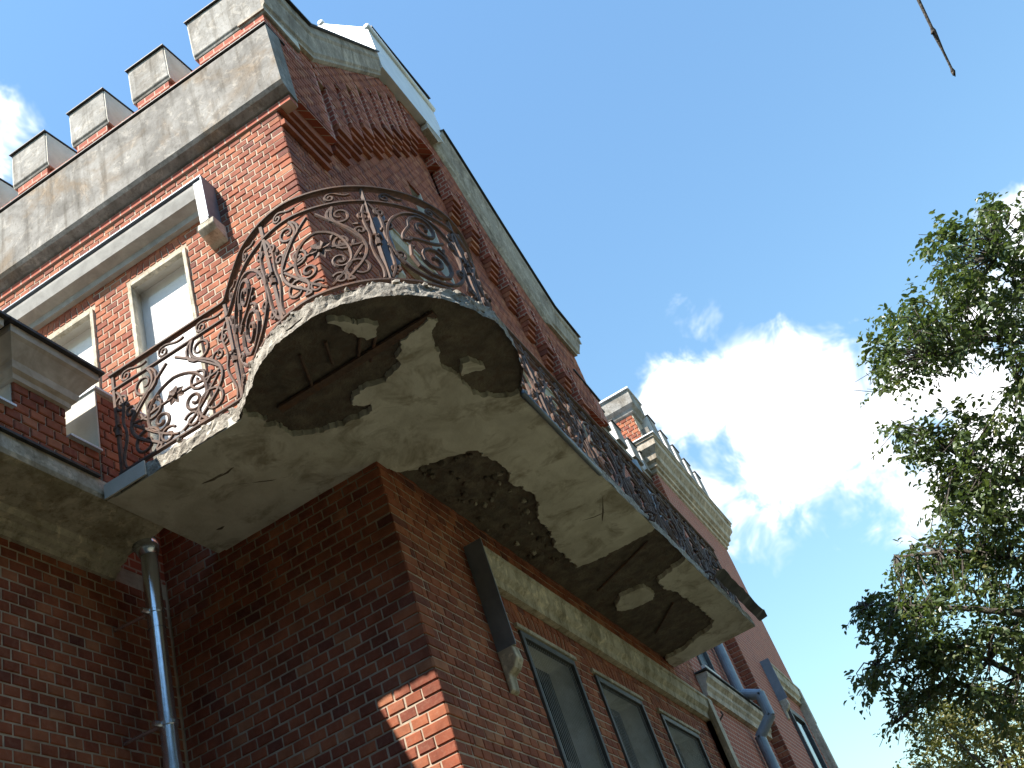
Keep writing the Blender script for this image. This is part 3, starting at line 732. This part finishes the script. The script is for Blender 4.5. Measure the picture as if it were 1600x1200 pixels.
for (a, b) in cnt:
    if (b, a) not in cnt: pm.f.append((a, b, k + b, k + a))
pm.build('soffit_plaster', 'soffit', BAL)
# slab rim: broken concrete edge
rim = MB(); lv = [.945, .965, .99, 1.015, 1.045, 1.055]; no = len(outer)
for i, (x, y) in enumerate(outer):
    a, b = outer[max(i - 1, 0)], outer[min(i + 1, no - 1)]; d = Vector((b[0] - a[0], b[1] - a[1])).normalized(); nx, ny = d.y, -d.x
    if (nx * x + ny * y) < 0 and False: nx, ny = -nx, -ny
    nx, ny = -nx * -1, -ny * -1
    for j, z in enumerate(lv):
        r_ = .009 * nv(x * 8, y * 8, z * 12) + .006 * nv(x * 34, y * 34, z * 30)
        if x < .3: r_ *= 1.7
        inn = .05 if j == len(lv) - 1 else 0
        top = (.020 * nv(x * 4, y * 4, 4) + .018 * nv(x * 21, y * 21, 8)) * (j / 5) * (1.6 if x < .3 else .6)
        s_ = 1
        rim.v.append((x + s_ * nx * (r_ - inn + .004), y + s_ * ny * (r_ - inn + .004), z + top)); rim.a.append(.5)
nl = len(lv)
for i in range(no - 1):
    for j in range(nl - 1): rim.f.append((i * nl + j, (i + 1) * nl + j, (i + 1) * nl + j + 1, i * nl + j + 1))
rim.build('slab_rim', 'rubble', BAL)
tp = MB(); tp.v = [(x, y, 1.04) for x, y in outline]; tp.a = [.5] * len(outline); tp.f = [tuple(range(len(outline)))]
tp.build('slab_top', 'band', BAL)
q = MB(); q.box(6.2, 6.215, -1.04, 0, .945, 1.05); q.build('slab_end', 'rubble', BAL)
q = MB(); q.box(-1.06, -.002, 1.30, 1.365, .95, 1.05); q.build('slab_end', 'soffit', BAL)
rng = random.Random(3)
for i in range(70):                     # loose lumps along the broken rim
    k = rng.randrange(0, 190); x, y = outer[k]
    s = rng.uniform(.012, .034); bmk = bmesh.new(); bmesh.ops.create_icosphere(bmk, subdivisions=1, radius=s)
    for v in bmk.verts: v.co *= rng.uniform(.6, 1.25)
    me = bpy.data.meshes.new('rubble_lump'); bmk.to_mesh(me); bmk.free(); me.materials.append(M['rubble'])
    link('rubble_lump', me, (x * .985 + rng.uniform(-.015, .015), y * .985 + rng.uniform(-.015, .015), 1.05 + rng.uniform(-.02, .03)), BAL)
for i in range(70):                     # stones showing where the plaster fell by the wall
    x, y = rng.uniform(.25, 2.7), rng.uniform(-.55, -.03)
    if not inside((x, y), rdam['wall']): continue
    s = rng.uniform(.012, .032); bmk = bmesh.new(); bmesh.ops.create_icosphere(bmk, subdivisions=1, radius=s)
    for v in bmk.verts: v.co *= rng.uniform(.6, 1.25)
    me = bpy.data.meshes.new('stone'); bmk.to_mesh(me); bmk.free(); me.materials.append(M['rubble'] if rng.random() < .35 else M['core'])
    link('stone', me, (x, y, ZS + .032), BAL)
# iron beams and rods laid bare under the slab
q = MB(); q.box(-.96, -.90, -1.05, .10, ZS + .012, ZS + .03); q.build('iron_beam', 'iron', BAL)
for a, b in (((-1.21, -.45), (-1.03, -.37)), ((-1.12, -.64), (-.966, -.52)), ((-1.03, -.69), (-.864, -.54)), ((-1.23, -.28), (-.94, -.158)), ((3.1, -.9), (3.5, -.2)), ((4.6, -.6), (5.1, -.2))):
    q = MB(); q.tube([(*a, ZS + .03), (*b, ZS + .025)], .011); q.build('iron_rod', 'iron', BAL)
for a, b, w_ in (((-.754, .924), (-.725, .688), .016), ((-.716, .826), (-.735, .581), .012), ((-.274, 1.203), (-.256, 1.079), .018), ((1.9, -.95), (2.4, -.72), .008), ((2.2, -.9), (2.1, -.6), .006), ((-.3, .4), (-.55, .75), .007)):
    q = MB(); q.tube([(*a, ZS + .004), ((a[0] + b[0]) / 2 + .02, (a[1] + b[1]) / 2, ZS + .002), (*b, ZS + .004)], [.003, w_, .003], 5, flat=.5); q.build('crack', 'core', BAL)
q = MB(); q.tube([(.16, -1.09, ZS - .005), (.9, -1.075, ZS - .008), (1.6, -1.06, ZS + .0)], .02, 8); q.build('drip_strip', 'greyzinc', BAL, smooth=True)
q = MB(); q.box(-1.085, -1.073, 1.03, 1.36, .95, 1.06); q.build('edge_sheet', 'cream', BAL)
# crumpled dark sheet at the far end
q = MB(); pts = []
for i in range(15):
    x = 4.6 + i * .13; pts.append((x, -1.09 - .02 * nv(x * 4), 1.06 + .05 * nv(x * 3, 2)))
vs_ = []
for (x, y, z) in pts: vs_ += [(x, y, z - .02), (x + .03, y - .10 - .05 * abs(nv(x * 5, 1)), z + .03 + .04 * nv(x * 6, 3)), (x + .02, y - .04, z + .10 + .05 * nv(x * 5, 7))]
q.add(vs_, [f for i in range(14) for f in ((i * 3, i * 3 + 1, i * 3 + 4, i * 3 + 3), (i * 3 + 1, i * 3 + 2, i * 3 + 5, i * 3 + 4))]); q.build('torn_flashing', 'dark', BAL)

# ---- railing
def inset(pts, d):
    res = []
    for i, (x, y) in enumerate(pts):
        a, b = pts[max(i - 1, 0)], pts[min(i + 1, len(pts) - 1)]; t_ = Vector((b[0] - a[0], b[1] - a[1])).normalized()
        res.append((x - t_.y * d, y + t_.x * d))
    return res
RP = inset(dense(EDGE, .02), .055); RP = [(RP[0][0], 1.29)] + RP[1:]
acc_ = [0]
for a, b in zip(RP, RP[1:]): acc_.append(acc_[-1] + math.dist(a, b))
LEN = acc_[-1]
import bisect
def at(s, z, off=0):
    s = max(0, min(LEN - 1e-6, s)); i = max(0, min(len(RP) - 2, bisect.bisect(acc_, s) - 1))
    t_ = (s - acc_[i]) / max(1e-9, acc_[i + 1] - acc_[i]); a, b = RP[i], RP[i + 1]
    d = Vector((b[0] - a[0], b[1] - a[1])).normalized()
    return (a[0] + (b[0] - a[0]) * t_ - d.y * off, a[1] + (b[1] - a[1]) * t_ + d.x * off, z)
RAD = 1.55
ZT, Z2, ZB, ZF = 1.975, 1.845, 1.135, 1.03
def rail(name, z, r, flat=1.0, s0=0, s1=LEN):
    n_ = int((s1 - s0) / .03); q = MB(); q.tube([at(s0 + (s1 - s0) * i / n_, z + .004 * nv(i * .05, z)) for i in range(n_ + 1)], r, 8, flat=flat); q.build(name, 'iron', BAL)
rail('handrail', ZT, .025, .62); rail('upper_rail', Z2, .0145); rail('lower_rail', ZB, .0165)
q = MB()
for z, r_ in ((ZT, .02), (Z2, .011), (ZB, .012)): q.tube([(6.14, -.99, z), (6.14, -.02, z)], r_)
for i in range(9): q.tube([(6.14, -.9 + i * .1, ZB), (6.14, -.9 + i * .1, Z2)], .007)
q.build('end_rail', 'iron', BAL)
s_l = 1.0; s_b = [i for i, p in enumerate(RP) if p[0] > .1 and p[1] < -.9][0]; S_B = acc_[s_b]
posts = [0.02, s_l] + [s_l + (S_B - s_l) * k / 4 for k in (1, 2, 3)] + [S_B]
n_f = 7; posts += [S_B + (LEN - S_B - .02) * k / n_f for k in range(1, n_f + 1)]
for s in posts:
    q = MB(); q.tube([at(s, ZF), at(s, ZT)], .0155, 4); q.tube([at(s, 1.44), at(s, 1.50)], .024, 6); q.build('post', 'iron', BAL)
def spiral(c, r0, r1, a0, turns, n_=22):
    return [(c[0] + (r0 + (r1 - r0) * i / n_) * math.cos(a0 + turns * 2 * math.pi * i / n_), c[1] + (r0 + (r1 - r0) * i / n_) * math.sin(a0 + turns * 2 * math.pi * i / n_)) for i in range(n_ + 1)]
def bez(p, n_=14):
    res = []
    for i in range(n_ + 1):
        t_ = i / n_; a = [(1 - t_) ** 3, 3 * t_ * (1 - t_) ** 2, 3 * t_ * t_ * (1 - t_), t_ ** 3]
        res.append((sum(a[k] * p[k][0] for k in range(4)), sum(a[k] * p[k][1] for k in range(4))))
    return res
def rosette_mesh(c, normal, r, parent):
    bmk = MB(); c = Vector(c); n_ = Vector(normal).normalized(); a = n_.cross(Vector((0, 0, 1))).normalized(); b = n_.cross(a)
    for k in range(7):
        t0 = 2 * math.pi * k / 7; d = a * math.cos(t0) + b * math.sin(t0); e = n_.cross(d)
        bmk.add([c + n_ * .012, c + d * r * .55 + e * r * .30 + n_ * .02, c + d * r * 1.02 + n_ * .006, c + d * r * .55 - e * r * .30 + n_ * .02, c + d * r * .5 - n_ * .012], [(0, 1, 2, 3), (0, 4, 1), (1, 4, 2), (2, 4, 3), (3, 4, 0)])
    bmk.tube([c + n_ * .0, c + n_ * .03], [r * .32, r * .2], 8)
    bmk.build('rosette', 'iron', parent)
H_ = Z2 - ZB
def panel(s0, s1, kind, idx):
    w_ = s1 - s0; pc = at((s0 + s1) / 2, ZB)
    r = part_empty('scroll_panel', BAL, pc)
    def put(curve, rad=.0085, name='scroll', off=0.0, taper=False):
        pts = [at(s0 + u * w_, ZB + v * H_, off) for u, v in curve]
        rad *= RAD
        rr = [rad * (1 - .45 * abs(2 * i / (len(pts) - 1) - 1) ** 3) for i in range(len(pts))] if taper else rad
        q = MB(); q.tube(pts, rr, 6); q.build(name, 'iron', r)
    mir = lambda cv: [(1 - u, v) for u, v in cv]
    def leaf(c, size):                      # hammered iron leaf
        u, v = c; a = rng.uniform(0, 6.3); du, dv = math.cos(a) * size / w_, math.sin(a) * size / H_
        p = [Vector(at(s0 + (u + du * k) * w_, ZB + (v + dv * k) * H_, .004 * math.sin(k * 3))) for k in (0, .35, .7, 1.05)]
        q = MB(); q.tube(p, [.006, .017, .013, .002], 6); q.build('leaf', 'iron', r)
    k_ = H_ / w_                            # v units per u unit
    def sp(cu, cv, rr, r1, a0, turns): return [(cu + (x - cu), cv + (y - cv) / k_) for x, y in spiral((cu, cv), rr, r1, a0, turns)]
    jit = lambda a: a + rng.uniform(-.02, .02)
    if kind == 'rosette':
        for f in (lambda c: c, mir):
            low = sp(.22, .17, .13, .02, R(-60), 1.5); up = sp(.26, .84, .12, .02, R(70), -1.5)
            put(f([*reversed(low)] + bez([low[0], (.50, .02), (.05, .22), (.12, .48)]) + bez([(.12, .48), (.18, .75), (.42, .70), up[0]]) + up), .009, taper=True)
            inner = sp(.36, .30, .085, .015, R(200), 1.4)
            put(f([*reversed(inner)] + bez([inner[0], (.22, .36), (.26, .66), (.5, .70)])), .008)
            put(f(bez([(.02, .95), (.12, .75), (.02, .62), (.06, .48)]) + bez([(.06, .48), (.10, .3), (-.01, .2), (.04, .03)])), .0075)
            lf = sp(.12, .62, .05, .01, R(0), 1.1); put(f(lf), .007)
        for f in (lambda c: c, mir):
            put(f(sp(.30, .52, .10, .015, R(180), 1.6)), .008, off=.006); put(f(sp(.06, .80, .07, .012, R(-90), -1.4)), .007); put(f(sp(.40, .10, .07, .012, R(30), 1.3)), .007)
            put(f(bez([(.12, .48), (.20, .62), (.30, .74), (.46, .92)])), .0075); put(f(bez([(.14, .44), (.24, .30), (.34, .14), (.48, .05)])), .0075)
            leaf(f([(.10, .70)])[0], .05); leaf(f([(.36, .62)])[0], .045); leaf(f([(.20, .34)])[0], .04)
        put(bez([(.12, .48), (.25, .42), (.3, .5), (.5, .48)]), .007, off=.004); put(bez([(.88, .48), (.75, .42), (.7, .5), (.5, .48)]), .007, off=.004)
        p = at((s0 + s1) / 2, ZB + .48 * H_); a, b = at((s0 + s1) / 2 - .02, 0), at((s0 + s1) / 2 + .02, 0)
        rosette_mesh(p, (b[1] - a[1], -(b[0] - a[0]), 0), .078, r)
    else:
        ring = [(.5 + .40 * math.cos(t_), .5 + .44 * math.sin(t_)) for t_ in [2 * math.pi * i / 36 for i in range(37)]]
        put(ring, .009)
        up = sp(.52, .76, .17, .03, R(190), -1.6); put(up + [], .009)
        lo = sp(.52, .34, .25, .03, R(150), 1.9); put(lo, .0095)
        put(bez([up[0], (.20, .55), (.24, .5), (.34, .56)]), .008); put(bez([(.30, .57), (.45, .60), (.55, .54), (.72, .66)]), .008)
        put(bez([(.62, .55), (.70, .50), (.72, .44), (.66, .40)]), .007)
        for f in (lambda c: c, mir):
            put(f(bez([(.01, .97), (.16, .80), (.06, .62), (.10, .5)]) + bez([(.10, .5), (.06, .34), (.14, .2), (.02, .03)])), .008)
            leaf(f([(.30, .58)])[0], .045); leaf(f([(.66, .48)])[0], .04); leaf(f([(.06, .62)])[0], .045)
            put(f(sp(.15, .70, .06, .012, R(90), 1.3)), .007); put(f(sp(.16, .32, .06, .012, R(-90), 1.3)), .007)
            put(f(sp(.10, .86, .055, .012, R(90), 1.3)), .007); put(f(sp(.09, .14, .055, .012, R(-90), -1.3)), .007)
    # little waves between the two top rails and under the lower rail
    nw = max(2, round(w_ / .33))
    for i in range(nw):
        c = (i + .5) / nw; zz = (ZT - Z2) / H_
        cv = sp(c - .05, 1 + zz * .42, .045, .01, R(120), 1.2); put([*reversed(cv)] + bez([cv[0], (c, 1 + zz * .95), (c + .04, 1 + zz * .3), (c + .13, 1 + zz * .55)]), .0065)
        cv = sp(c, -.075, .04, .01, R(90), 1.3); put(cv, .006)
    for sp_ in (s0,):
        p = at(sp_, ZB + .52 * H_); a, b = at(sp_ - .02, 0), at(sp_ + .02, 0)
        if kind != 'plain': rosette_mesh(p, (b[1] - a[1], -(b[0] - a[0]), 0), .040, r)
kinds = ['rosette', 'ring', 'rosette', 'ring', 'rosette'] + ['ring', 'rosette'] * 4
for i, (a, b) in enumerate(zip(posts, posts[1:])): panel(a, b, kinds[i], i)
for s in (S_B + (LEN - S_B) * k / 7 for k in (3, 5)):            # scrolled feet that hang over the edge
    q = MB(); x, y, z = at(s, 1.03)
    q.tube([(x, y, 1.06), (x, y - .10, 1.03), (x + .01, y - .14, .97), (x + .01, y - .10, .93), (x, y - .07, .96), (x, y - .09, .98)], .013); q.build('scroll_foot', 'iron', BAL)

# ------------------------------------------------------------------ drainpipes
DP = empty('drainpipe', (-.50, 1.57, GZ), 'shiny zinc drainpipe in the dark inner corner under the balcony', 'drainpipe', 'zinc drainpipes')
PX, PY = -.495, 1.56
q = MB(); q.tube([(PX, PY, .93), (PX, PY, .30)], .056, 20, cap=False); q.build('pipe_section', 'zinc', DP, smooth=True)
q = MB(); q.tube([(PX, PY, .33), (PX, PY, -.62)], .053, 20, cap=False); q.build('pipe_section', 'zinc', DP, smooth=True)
q = MB(); q.tube([(PX, PY, -.59), (PX, PY, GZ + .3)], .056, 20, cap=False); q.build('pipe_section', 'zinc', DP, smooth=True)
q = MB(); q.tube([(PX - .02, PY + .02, .97), (PX, PY, .90), (PX, PY, .85)], [.085, .08, .06], 20); q.build('collar', 'zinc', DP, smooth=True)
for z in (.42, -.35):
    q = MB(); q.tube([(PX - .03, PY + .05, z), (PX - .06, D, z)], .012, 8); q.tube([(PX, PY, z - .012), (PX, PY, z + .012)], .062, 20); q.tube([(PX - .105, PY + .02, z), (PX - .05, PY + .01, z)], .02, 8); q.build('clamp', 'zinc', DP)
D2 = empty('drainpipe', (9.6, -.1, GZ), 'grey drainpipe with dog-leg bends beside the far tower', 'drainpipe', 'zinc drainpipes')
for pts in ([(9.05, -.09, 5.2), (9.05, -.09, 1.20)], [(9.05, -.08, 1.21), (9.05, -.35, 1.08)], [(9.05, -.33, 1.11), (9.05, -.33, .78)], [(9.05, -.35, .80), (9.05, -.08, .58)], [(9.05, -.09, .60), (9.05, -.09, GZ + .3)]):
    q = MB(); q.tube(pts, .072, 16); q.build('pipe_section', 'pipegrey', D2, smooth=False)

# ------------------------------------------------------------------ far tower
TW = empty('palace_tower', (12.4, 1.5, GZ), 'far brick tower with heavy cornice and small white-edged battlements', 'building')
TX0, TX1, TY = 10.3, 14.45, -.17
q = MB(); q.prism([(TX0, TY), (TX1, TY), (TX1, 4), (TX0, 4)], GZ, 5.8, 'z'); q.build('tower_wall', 'bricktex', TW)
tb = lay(TY + .0, .0, -1.0, 5.3)
tw = TW.children[0]
lay_walls([(tw, 'x', TX0 - .008, tb, False)], 0)
def cornice_ring(x0, x1, y0, y1, prof, name, mat, par):
    mb = MB()
    for d, z in prof: mb.v += [(x0 - d, y0 - d, z), (x1 + d, y0 - d, z), (x1 + d, y1 + d, z), (x0 - d, y1 + d, z)]
    mb.a = [.5] * len(mb.v); mb.f = [(3, 2, 1, 0), tuple(len(mb.v) - 4 + k for k in range(4))]
    for k in range(len(prof) - 1): mb.f += [(k * 4 + j, k * 4 + (j + 1) % 4, k * 4 + 4 + (j + 1) % 4, k * 4 + 4 + j) for j in range(4)]
    return mb.build(name, mat, par)
cornice_ring(TX0, TX1, TY, 4, [(0, 5.50), (.03, 5.52), (.04, 5.58), (.08, 5.60), (.09, 5.66), (.14, 5.70), (.16, 5.80), (.24, 5.90), (.25, 6.02), (.27, 6.03), (.27, 6.08)], 'cornice', 'pale', TW)
q = MB(); q.box(TX0 - .30, TX1 + .30, TY - .30, 4.3, 6.082, 6.10); q.build('flashing', 'brightzinc', TW)
q = MB(); q.box(TX0 + .35, TX1 + .1, TY - .16, .3, 6.1, 6.62); q.build('parapet_wall', 'band', TW)
for i in range(5):
    x = 11.15 + i * .70; r = part_empty('merlon', TW, (x, -.2, 6.6))
    q = MB(); q.box(x, x + .38, TY - .18, .1, 6.62, 7.12); q.build('cap', 'render', r)
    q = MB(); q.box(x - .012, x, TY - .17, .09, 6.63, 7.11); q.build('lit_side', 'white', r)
    q = MB(); q.box(x - .02, x + .40, TY - .20, .12, 7.122, 7.14); q.build('coping', 'dark', r)
r = part_empty('corner_pier', TW, (10.8, 0, 6.1))
q = MB(); q.box(10.5, 10.95, -.20, .22, 6.1, 6.92); k = q.build('shaft', 'mortar', r)
mbk = MB()
for (uc, zc, w_, h_) in lay(-.20, .22, 6.1, 6.9):
    v, f = brick_geo(w_, h_); mbk.add([(10.488 + y, uc - x, zc + z) for x, y, z in v], f, random.random())
o = mbk.build('brickwork', 'brick', r, attr=True); o['kind'] = 'stuff'
cornice_ring(10.5, 10.95, -.2, .22, [(.0, 6.90), (.04, 6.93), (.06, 7.0), (.12, 7.06), (.13, 7.34)], 'cap', 'render', r)
q = MB(); q.box(10.33, 11.1, -.36, .38, 7.342, 7.37); q.build('coping', 'brightzinc', r)
hood_front(11.62, 13.85, 1.98, 2.28, 1.50, wall_y=TY, par=TW)
q = MB(); q.box(13.68, 13.84, TY - .12, TY, .8, 1.98); q.build('hood_drop', 'stone', TW)
r = part_empty('window', TW, (12.5, TY, -2))
q = MB(); q.box(12.0, 12.09, TY - .05, TY, -2.0, 1.60); q.box(13.0, 13.09, TY - .05, TY, -2.0, 1.60); q.box(12.09, 13.0, TY - .05, TY, 1.51, 1.60); q.build('frame', 'frame', r)
q = MB(); q.box(12.09, 13.0, TY - .012, TY, -2.0, 1.51); q.build('pane', 'glass', r)

# ------------------------------------------------------------------ trees
def leaf_mesh(name, mat, clusters, per, size, spread, parent, seed, sprays=3):
    rg = random.Random(seed); mb = MB()
    def one(p, d, L_, tone):
        W_ = L_ * rg.uniform(.44, .60); n_ = Vector((rg.gauss(0, .6), rg.gauss(0, .6), 1)).normalized()
        sd_ = d.cross(n_)
        if sd_.length < .1: return
        sd_.normalize(); n_ = sd_.cross(d); fold = rg.uniform(.1, .35) * W_; curl = rg.uniform(-.1, .22) * L_
        vs_ = [p, p + d * L_ * .35 + sd_ * W_ * .5 + n_ * fold, p + d * L_ * .75 + sd_ * W_ * .36 + n_ * (fold - curl * .4), p + d * L_ - n_ * curl, p + d * L_ * .75 - sd_ * W_ * .36 + n_ * (fold - curl * .4), p + d * L_ * .35 - sd_ * W_ * .5 + n_ * fold, p + d * L_ * .5]
        mb.add(vs_, [(0, 1, 6), (1, 2, 6), (2, 3, 6), (3, 4, 6), (4, 5, 6), (5, 0, 6)], min(1, max(0, .55 * rg.random() + .45 * tone)))
    for (c, tip, dens_) in clusters:
        axis = (Vector(tip) - Vector(c)); tone = rg.random()
        for q_ in range(sprays):
            dr = (Vector((rg.gauss(0, 1), rg.gauss(0, 1), rg.gauss(.1, .7))).normalized() + axis.normalized() * .5).normalized(); ln = spread * rg.uniform(2.2, 4.2); k_ = max(3, int(per * dens_ / sprays))
            side_ = dr.cross(Vector((0, 0, 1))); side_ = side_.normalized() if side_.length > .1 else Vector((1, 0, 0))
            for i in range(k_):
                t_ = (i + rg.random()) / k_; p = Vector(c) + dr * ln * t_ + Vector((0, 0, -.35 * ln * t_ * t_)) + Vector((rg.gauss(0, .018), rg.gauss(0, .018), rg.gauss(0, .018)))
                d = (dr * .55 + side_ * (1 if i % 2 else -1) * rg.uniform(.5, 1.0) + Vector((rg.gauss(0, .3), rg.gauss(0, .3), rg.gauss(-.35, .35)))).normalized()
                one(p, d, size * rg.uniform(.6, 1.25) * (1.1 - .35 * t_), tone)
    o = mb.build(name, mat, parent, attr=True); o['kind'] = 'stuff'; return o
def in_px(poly, rg):
    x0, x1 = min(p[0] for p in poly), max(p[0] for p in poly); y0, y1 = min(p[1] for p in poly), max(p[1] for p in poly)
    while True:
        p = (rg.uniform(x0, x1), rg.uniform(y0, y1))
        if inside(p, poly): return p
T1 = empty('leafy_tree', (7.6, -7.3, GZ), 'dark green broad-leaved tree reaching in beside the palace', 'tree')
rg = random.Random(21)
trunk_pts = [Vector((7.6, -7.3, GZ))] + [ray_at(1790, y, d) for y, d in ((1500, 13.6), (1150, 13.2), (800, 13.0), (450, 13.0), (100, 13.2), (-150, 13.5))]
q = MB(); q.tube(trunk_pts, [.26, .22, .18, .14, .10, .07, .03], 10); q.build('trunk', 'bark', T1, smooth=True)
lobes = [  # (branch root on trunk, limb pixel path, leafy pixel polygon, clusters)
 (4, [(1620, 430), (1560, 400)], [(1530, 312), (1560, 318), (1620, 335), (1620, 470), (1540, 470), (1470, 440), (1462, 350), (1490, 350), (1515, 360)], 46),
 (3, [(1610, 535), (1540, 530), (1470, 560)], [(1620, 460), (1620, 520), (1540, 525), (1500, 560), (1440, 578), (1400, 598), (1372, 618), (1345, 600), (1365, 565), (1352, 518), (1405, 492), (1425, 455), (1470, 435)], 60),
 (3, [(1620, 610), (1590, 600)], [(1560, 545), (1620, 540), (1620, 655), (1560, 645), (1585, 600)], 12),
 (2, [(1620, 760), (1540, 740), (1450, 680)], [(1398, 655), (1450, 672), (1490, 655), (1525, 600), (1545, 640), (1620, 650), (1620, 800), (1460, 800), (1455, 745), (1420, 715), (1400, 690)], 62),
 (2, [(1620, 880), (1500, 860), (1400, 870)], [(1455, 790), (1620, 800), (1620, 960), (1390, 960), (1395, 900), (1415, 855), (1445, 830)], 72),
 (2, [(1620, 960), (1500, 950), (1360, 945)], [(1332, 935), (1390, 935), (1480, 930), (1480, 1010), (1400, 1010), (1345, 965)], 24),
 (1, [(1640, 1080), (1500, 1010), (1370, 1040)], [(1330, 1070), (1345, 1035), (1390, 1000), (1620, 960), (1620, 1130), (1490, 1090), (1440, 1075), (1400, 1040), (1345, 1090)], 62),
 (1, [(1640, 1120), (1480, 1060), (1400, 1130)], [(1368, 1148), (1385, 1120), (1420, 1085), (1470, 1060), (1480, 1080), (1430, 1120)], 10)]
clusters = []; limbs = MB(); twigs = MB()
for li, (tn, path, poly, nc) in enumerate(lobes):
    dist = 12.3 + .35 * math.sin(li * 2.1)
    root = trunk_pts[tn]; lp = [ray_at(*p, dist) for p in path]
    full = [root] + [root.lerp(lp[0], .5) + Vector((0, 0, .15))] + lp
    limbs.tube(full, [.075 - .062 * i / (len(full) - 1) for i in range(len(full))], 7)
    for k in range(int(nc * 1.75)):
        p = in_px(poly, rg); c = ray_at(p[0], p[1], dist + rg.gauss(0, .55))
        ax = Vector((rg.gauss(0, .12), rg.gauss(.05, .12), rg.gauss(-.05, .10)))
        clusters.append((c, c + ax, rg.uniform(.5, 1.15)))
        near = min([a.lerp(b, f) for a, b in zip(full[1:], full[2:]) for f in (0, .33, .66, 1)], key=lambda v: (v - c).length)
        mid = near.lerp(c, .5) + Vector((rg.gauss(0, .05), rg.gauss(0, .05), .06))
        twigs.tube([near, mid, c, c + ax * 1.2], [.010, .007, .005, .003], 5)
limbs.build('limb', 'bark', T1, smooth=True)
o = twigs.build('twigs', 'bark', T1); o['kind'] = 'stuff'
leaf_mesh('crown', 'leaf', clusters, 44, .086, .098, T1, 5)
q = MB(); p0, p1, p2 = ray_at(1435, 0, 9.5), ray_at(1458, 48, 9.45), ray_at(1489, 112, 9.4)      # bare twig hanging in from above
pa, pb, pc_ = ray_at(1418, -60, 9.7), ray_at(1430, -230, 10.4), ray_at(1650, -400, 12)
q.tube([trunk_pts[6], pc_, pb, pa, p0, p0.lerp(p1, .9), p1, p1.lerp(p2, .5), p2.lerp(p1, .08), p2, p2.lerp(p1, -.12)], [.03, .026, .02, .016, .014, .012, .021, .010, .010, .019, .003], 7)
q.tube([p1, p1 + Vector((-.01, .03, -.03))], [.02, .006], 5); q.tube([p2, p2 + Vector((-.005, .02, -.04))], [.018, .004], 5)
q.build('bare_twig', 'bark', T1, smooth=True)
T2 = empty('pale_tree', (18.6, -3.0, GZ), 'paler yellow-green tree standing farther off behind the dark tree', 'tree')
tb2 = Vector((18.6, -3.0, GZ)); tt = ray_at(1560, 1190, 24.5)
q = MB(); q.tube([tb2, Vector((18.5, -2.95, -2)), tt], [.28, .2, .06], 9); q.build('trunk', 'bark', T2, smooth=True)
cl2 = []
poly2 = [(1432, 1122), (1455, 1100), (1500, 1085), (1560, 1080), (1640, 1090), (1700, 1300), (1420, 1330), (1405, 1215), (1425, 1190), (1440, 1160)]
for k in range(420):
    p = in_px(poly2, rg); c = ray_at(p[0], p[1], 24.5 + rg.gauss(0, .9)); cl2.append((c, c + Vector((rg.gauss(0, .2), rg.gauss(0, .2), rg.gauss(0, .15))), rg.uniform(.6, 1.1)))
leaf_mesh('crown', 'leaf2', cl2, 48, .11, .14, T2, 9, 4)
q = MB()
for k in range(14):
    c = cl2[k * 9][0]; q.tube([tb2.lerp(tt, .55 + .03 * k), tb2.lerp(tt, .8).lerp(c, .5), c], [.06, .035, .01], 5)
q.build('limb', 'bark', T2)

# ------------------------------------------------------------------ unseen trees added behind the viewer to darken the shaded walls
rg = random.Random(77); wd = MB(); wt = MB()
def shade_tree(x, y, h, r_):
    wt.tube([(x, y, GZ), (x + .1, y, GZ + h * .5), (x, y + .1, GZ + h * .9)], [.3, .2, .05], 7)
    for k in range(1300):
        t_ = rg.random() ** .8; z = GZ + h * (.16 + .84 * t_); rr = r_ * math.sqrt(max(.02, 1 - ((t_ - .42) / .62) ** 2)) * rg.uniform(.45, 1.05); a = rg.uniform(0, 2 * math.pi)
        p = Vector((x + rr * math.cos(a), y + rr * math.sin(a), z)); d = Vector((rg.gauss(0, 1), rg.gauss(0, 1), rg.gauss(0, .6))).normalized(); e = d.cross(Vector((rg.gauss(0, 1), rg.gauss(0, 1), rg.gauss(0, 1)))).normalized(); s_ = rg.uniform(.22, .42)
        wd.add([p - d * s_, p + e * s_ * .6, p + d * s_, p - e * s_ * .6], [(0, 1, 2, 3)], rg.random())
for i in range(26):
    a = R(150 + i * 150 / 25); dd = 11.5 + (i % 3) * 3.0
    x, y = -4 + dd * math.cos(a), -3 + dd * math.sin(a)
    shade_tree(x, y, rg.uniform(11.5, 14.5), rg.uniform(2.4, 3.2))
wo = wd.build('shade_woodland', 'shade_leaf', attr=True); tag(wo, 'dense belt of dark trees added unseen behind the viewer to shade the walls', 'woodland', kind='stuff')
o = wt.build('trunks', 'bark', wo); o['kind'] = 'stuff'
